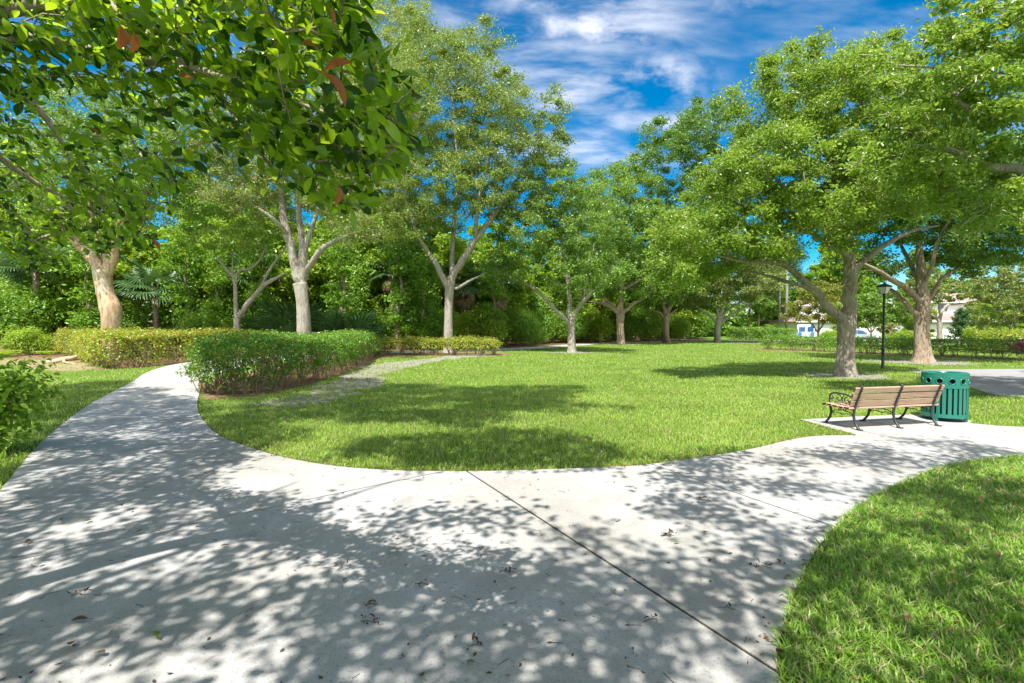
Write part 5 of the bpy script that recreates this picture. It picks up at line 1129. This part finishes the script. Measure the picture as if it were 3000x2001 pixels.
for sg in (-1, 1):
    B = Buf(); y = sg*.90; B.add([[-1.28, y, 1.0], [-.82, y, 1.33], [-.15, y, 1.40], [-.15, y, .98]], [[0, 1, 2, 3] if sg > 0 else [3, 2, 1, 0]]); B.add([[-.08, y, .98], [-.08, y, 1.40], [.5, y, 1.35], [1.05, y, .99]], [[0, 1, 2, 3] if sg > 0 else [3, 2, 1, 0]])
    V = np.concatenate(B.V); B.add(V - [0, sg*.02, 0], [[0, 1, 2, 3], [4, 5, 6, 7]]); B.obj('side_window', M['glass'], car)
    for x in (-1.4, 1.4): wheel(car, x, sg*.82)
    B = Buf(); B.box((2.24, sg*.6, .68), (.1, .35, .14)); B.obj('headlight', M['frost'], car); B = Buf(); B.box((-2.25, sg*.6, .78), (.1, .35, .14)); B.obj('tail_light', M['tail'], car)
B = Buf(); B.add([[.62, -.72, 1.41], [1.22, -.78, 1.025], [1.22, .78, 1.025], [.62, .72, 1.41]], [[0, 1, 2, 3]]); B.add([[.62, -.72, 1.40], [1.22, -.78, 1.015], [1.22, .78, 1.015], [.62, .72, 1.40]], [[3, 2, 1, 0]]); B.obj('windscreen', M['glass'], car)
vx = W(2362, 960, 62)[0]
van = thing('delivery_van', 'white van with blue panels seen from the rear beyond the clipped hedge', 'van', (vx+1.3, 64.2, .01), 1.04)
B = Buf(); body(B, [(-2.4, .4), (-2.45, 1.0), (-2.3, 1.95), (-2.1, 2.05), (1.2, 2.05), (1.75, 1.35), (2.35, 1.1), (2.45, .8), (2.45, .4)], 2.0, .1); B.obj('body', M['van_white'], van)
for sg in (-1, 1):
    B = Buf(); B.add([[-2.40, sg*.12, 1.25], [-2.33, sg*.12, 1.78], [-2.33, sg*.78, 1.78], [-2.40, sg*.78, 1.25]], [[0, 1, 2, 3] if sg < 0 else [3, 2, 1, 0]]); V = np.concatenate(B.V); B.V = [V + [-.075, 0, 0]]; B.add(V - [.055, 0, 0], [[0, 1, 2, 3]]); B.obj('rear_window', M['glass'], van)
    B = Buf(); B.box((-2.47, sg*.66, .82), (.06, .38, .66)); B.obj('blue_panel', M['van_blue'], van)
    B = Buf(); B.box((-2.47, sg*.92, 1.35), (.05, .10, .35)); B.obj('tail_light', M['tail'], van)
    for x in (-1.5, 1.5): wheel(van, x, sg*.9, .36)
B = Buf(); B.box((-2.42, -.72, 1.95), (.1, .55, .22)); B.obj('roof_sign', M['van_blue'], van)
B = Buf(); B.box((-2.48, 0, .48), (.1, 1.9, .14)); B.obj('bumper', M['black_paint'], van)

# ------------------------------------------------------------ litter on the concrete
n = 4200; X = rng.uniform(-9, 9, n); Y = 2.1 + rng.random(n)**1.6*9; k = inpoly(X, Y, PATH); X, Y = X[k], Y[k]
B = Buf(); m = len(X); sz = .004 + .016*rng.random(m)**3.0; th = rng.uniform(0, 6.28, m); d = np.c_[np.cos(th), np.sin(th)]; s = np.c_[-d[:, 1], d[:, 0]]; c = np.c_[X, Y]; asp = rng.uniform(.18, .6, m)[:, None]; sz = sz[:, None]
zz = np.full((m, 1), .024); up = rng.uniform(0, .5, (m, 1))*sz
V = np.stack([np.c_[c-d*sz, zz], np.c_[c+s*sz*asp, zz+up*.6], np.c_[c+d*sz, zz+up], np.c_[c-s*sz*asp, zz]], 1).reshape(-1, 3); B.add(V, np.arange(4*m).reshape(-1, 4))
k = rng.choice(m, 220, replace=False)
for i in k: p = c[i]; a = th[i]; L = rng.uniform(.03, .09); q = rng.normal()*.02; B.tube([[p[0], p[1], .024], [p[0]+math.cos(a)*L*.5+q, p[1]+math.sin(a)*L*.5, .027], [p[0]+math.cos(a)*L, p[1]+math.sin(a)*L, .024]], .0016, 3, cap=False)
tag(B.obj('leaf_litter', M['litter']), 'tiny dark leaf crumbs and twigs scattered over the concrete path', 'leaf litter', kind='stuff')
P = np.concatenate([cr(lawn_in, 30), cr(near, 30)]); P = P[(P[:, 1] > 2) & (P[:, 1] < 20)]; c = np.repeat(P, 4, 0) + rng.normal(size=(len(P)*4, 2))*.06; c = c[~inpoly(c[:, 0], c[:, 1], PATH) | (rng.random(len(c)) < .12)]
B = Buf(); C3 = np.c_[c, rng.uniform(.008, .03, len(c))]; leaf4(B, C3, .032, .016, 2.0); X = rng.uniform(1.2, 6, 500); Y = rng.uniform(2, 7, 500); k = ~inpoly(X, Y, PATH); leaf4(B, np.c_[X[k], Y[k], rng.uniform(.02, .07, k.sum())], .06, .03, 2.0)
tag(B.obj('leaf_debris', M['litter_warm']), 'brown dry leaves caught along the grass edges of the path', 'leaf litter', kind='stuff')
M['fallen'] = leafmat('fallen_leaf', (.10, .055, .025), (.26, .17, .09), (.2, .12, .05), .15, .6)
M['fallen_green'] = leafmat('fallen_green_leaf', (.10, .13, .03), (.2, .24, .07), (.2, .25, .05), .2, .5)
GF = 'single leaves fallen on the concrete path'
def fallen(px, py, L, lab, green=False, curl=.5):
    x, y = G(px, py); a = rng.uniform(0, 6.28); A1 = np.array([[math.cos(a), math.sin(a), .05]]); A1 = unit(A1); S1_ = np.array([[-math.sin(a), math.cos(a), .1]]); S1_ = unit(S1_ - A1*np.sum(S1_*A1)); N1 = np.cross(A1, S1_)
    B = Buf(); leaf_full(B, np.array([[0, 0, .012]]), A1, S1_, N1, np.array([L]), .5, .5, -curl*.3); B.tube([np.array([0, 0, .012]), np.array([-math.cos(a)*L*.25, -math.sin(a)*L*.25, .006])], .0015, 3)
    o = B.obj('fallen_leaf', M['fallen_green' if green else 'fallen'], smooth=True); o.location = (x, y, .024); tag(o, lab, 'leaf', GF)
for a_ in ((262, 1830, .09, 'largest curled brown leaf on the path at the lower left'), (15, 1878, .08, 'tan leaf at the very left edge of the path'), (222, 1895, .08, 'two toned brown and green leaf below the largest curled leaf'), (75, 1606, .07, 'brown leaf just above the left joint line'), (175, 1538, .06, 'small dark leaf above the joint at upper left'), (248, 1541, .06, 'flat tan leaf right of the small dark one'), (393, 1572, .06, 'brown leaf lying on the joint line'),
           (672, 1609, .06, 'dark oval leaf with long stalk in mid path'), (130, 1662, .05, 'small yellowish leaf just below the left joint', True), (470, 1890, .07, 'green twig leaf in a bright sun spot', True), (1415, 1615, .05, 'dark upright curled leaf in the centre of the path'), (2285, 1665, .05, 'grey leaf near the right grass edge'), (2297, 1707, .06, 'narrow leaf lying beside the right grass edge'), (1990, 1600, .05, 'olive leaf on the right hand slab', True), (2055, 1573, .045, 'reddish leaf on the right hand slab'), (1395, 1960, .05, 'pale green leaf in the bottom sun spot', True), (1015, 1708, .05, 'dark folded leaf left of centre'), (285, 1930, .06, 'grey curled scrap near the bottom left')): fallen(*a_)
GS = 'dark leafy sprigs fallen on the concrete path'
def sprig(px, py, s, lab, n=9):
    x, y = G(px, py); B = Buf(); a = rng.uniform(-.4, .4); d = np.array([math.cos(a), math.sin(a), 0]); B.tube([-d*s*.5+[0, 0, .004], [0, 0, .012], d*s*.5+[0, 0, .004]], .0022, 4)
    C = np.array([d*s*rng.uniform(-.45, .5) + rng.normal(size=3)*[.012, .012, 0] + [0, 0, rng.uniform(.01, .03)] for _ in range(n)]); A1 = unit(np.c_[rng.normal(size=(n, 2)), rng.uniform(.1, .8, n)]); N1 = unit(rng.normal(size=(n, 3)) + [0, 0, .8]); N1 = unit(N1 - A1*np.sum(A1*N1, 1, keepdims=True))
    leaf_full(B, C, A1, np.cross(N1, A1), N1, rng.uniform(.02, .042, n), .4, .5, .5); o = B.obj('fallen_sprig', M['litter']); o.location = (x, y, .022); tag(o, lab, 'sprig', GS)
for a_ in ((1955, 1578, .11, 'dense greenish sprig on the right hand slab beside the diagonal joint', 22), (1485, 1686, .10, 'comb shaped black sprig in the centre of the path', 9), (1078, 1835, .09, 'black crumpled sprig below centre left', 10), (1232, 1722, .08, 'thin sprig in a bright patch left of centre', 6), (1003, 1667, .08, 'short dark sprig left of the centre', 6), (1090, 1785, .08, 'dark sprig above the black crumpled one', 7), (230, 1755, .08, 'forked dark sprig at the left of the path', 7), (2060, 1472, .12, 'loose line of leaf bits on the bright right slab', 9), (2235, 1672, .12, 'fine feathery sprig close to the right grass', 8), (2130, 1795, .09, 'hooked thin sprig low on the right slab', 5), (1905, 1830, .09, 'little branching sprig near the lower diagonal joint', 6), (1395, 1905, .07, 'curved dark sprig near the bottom centre', 5)): sprig(*a_)
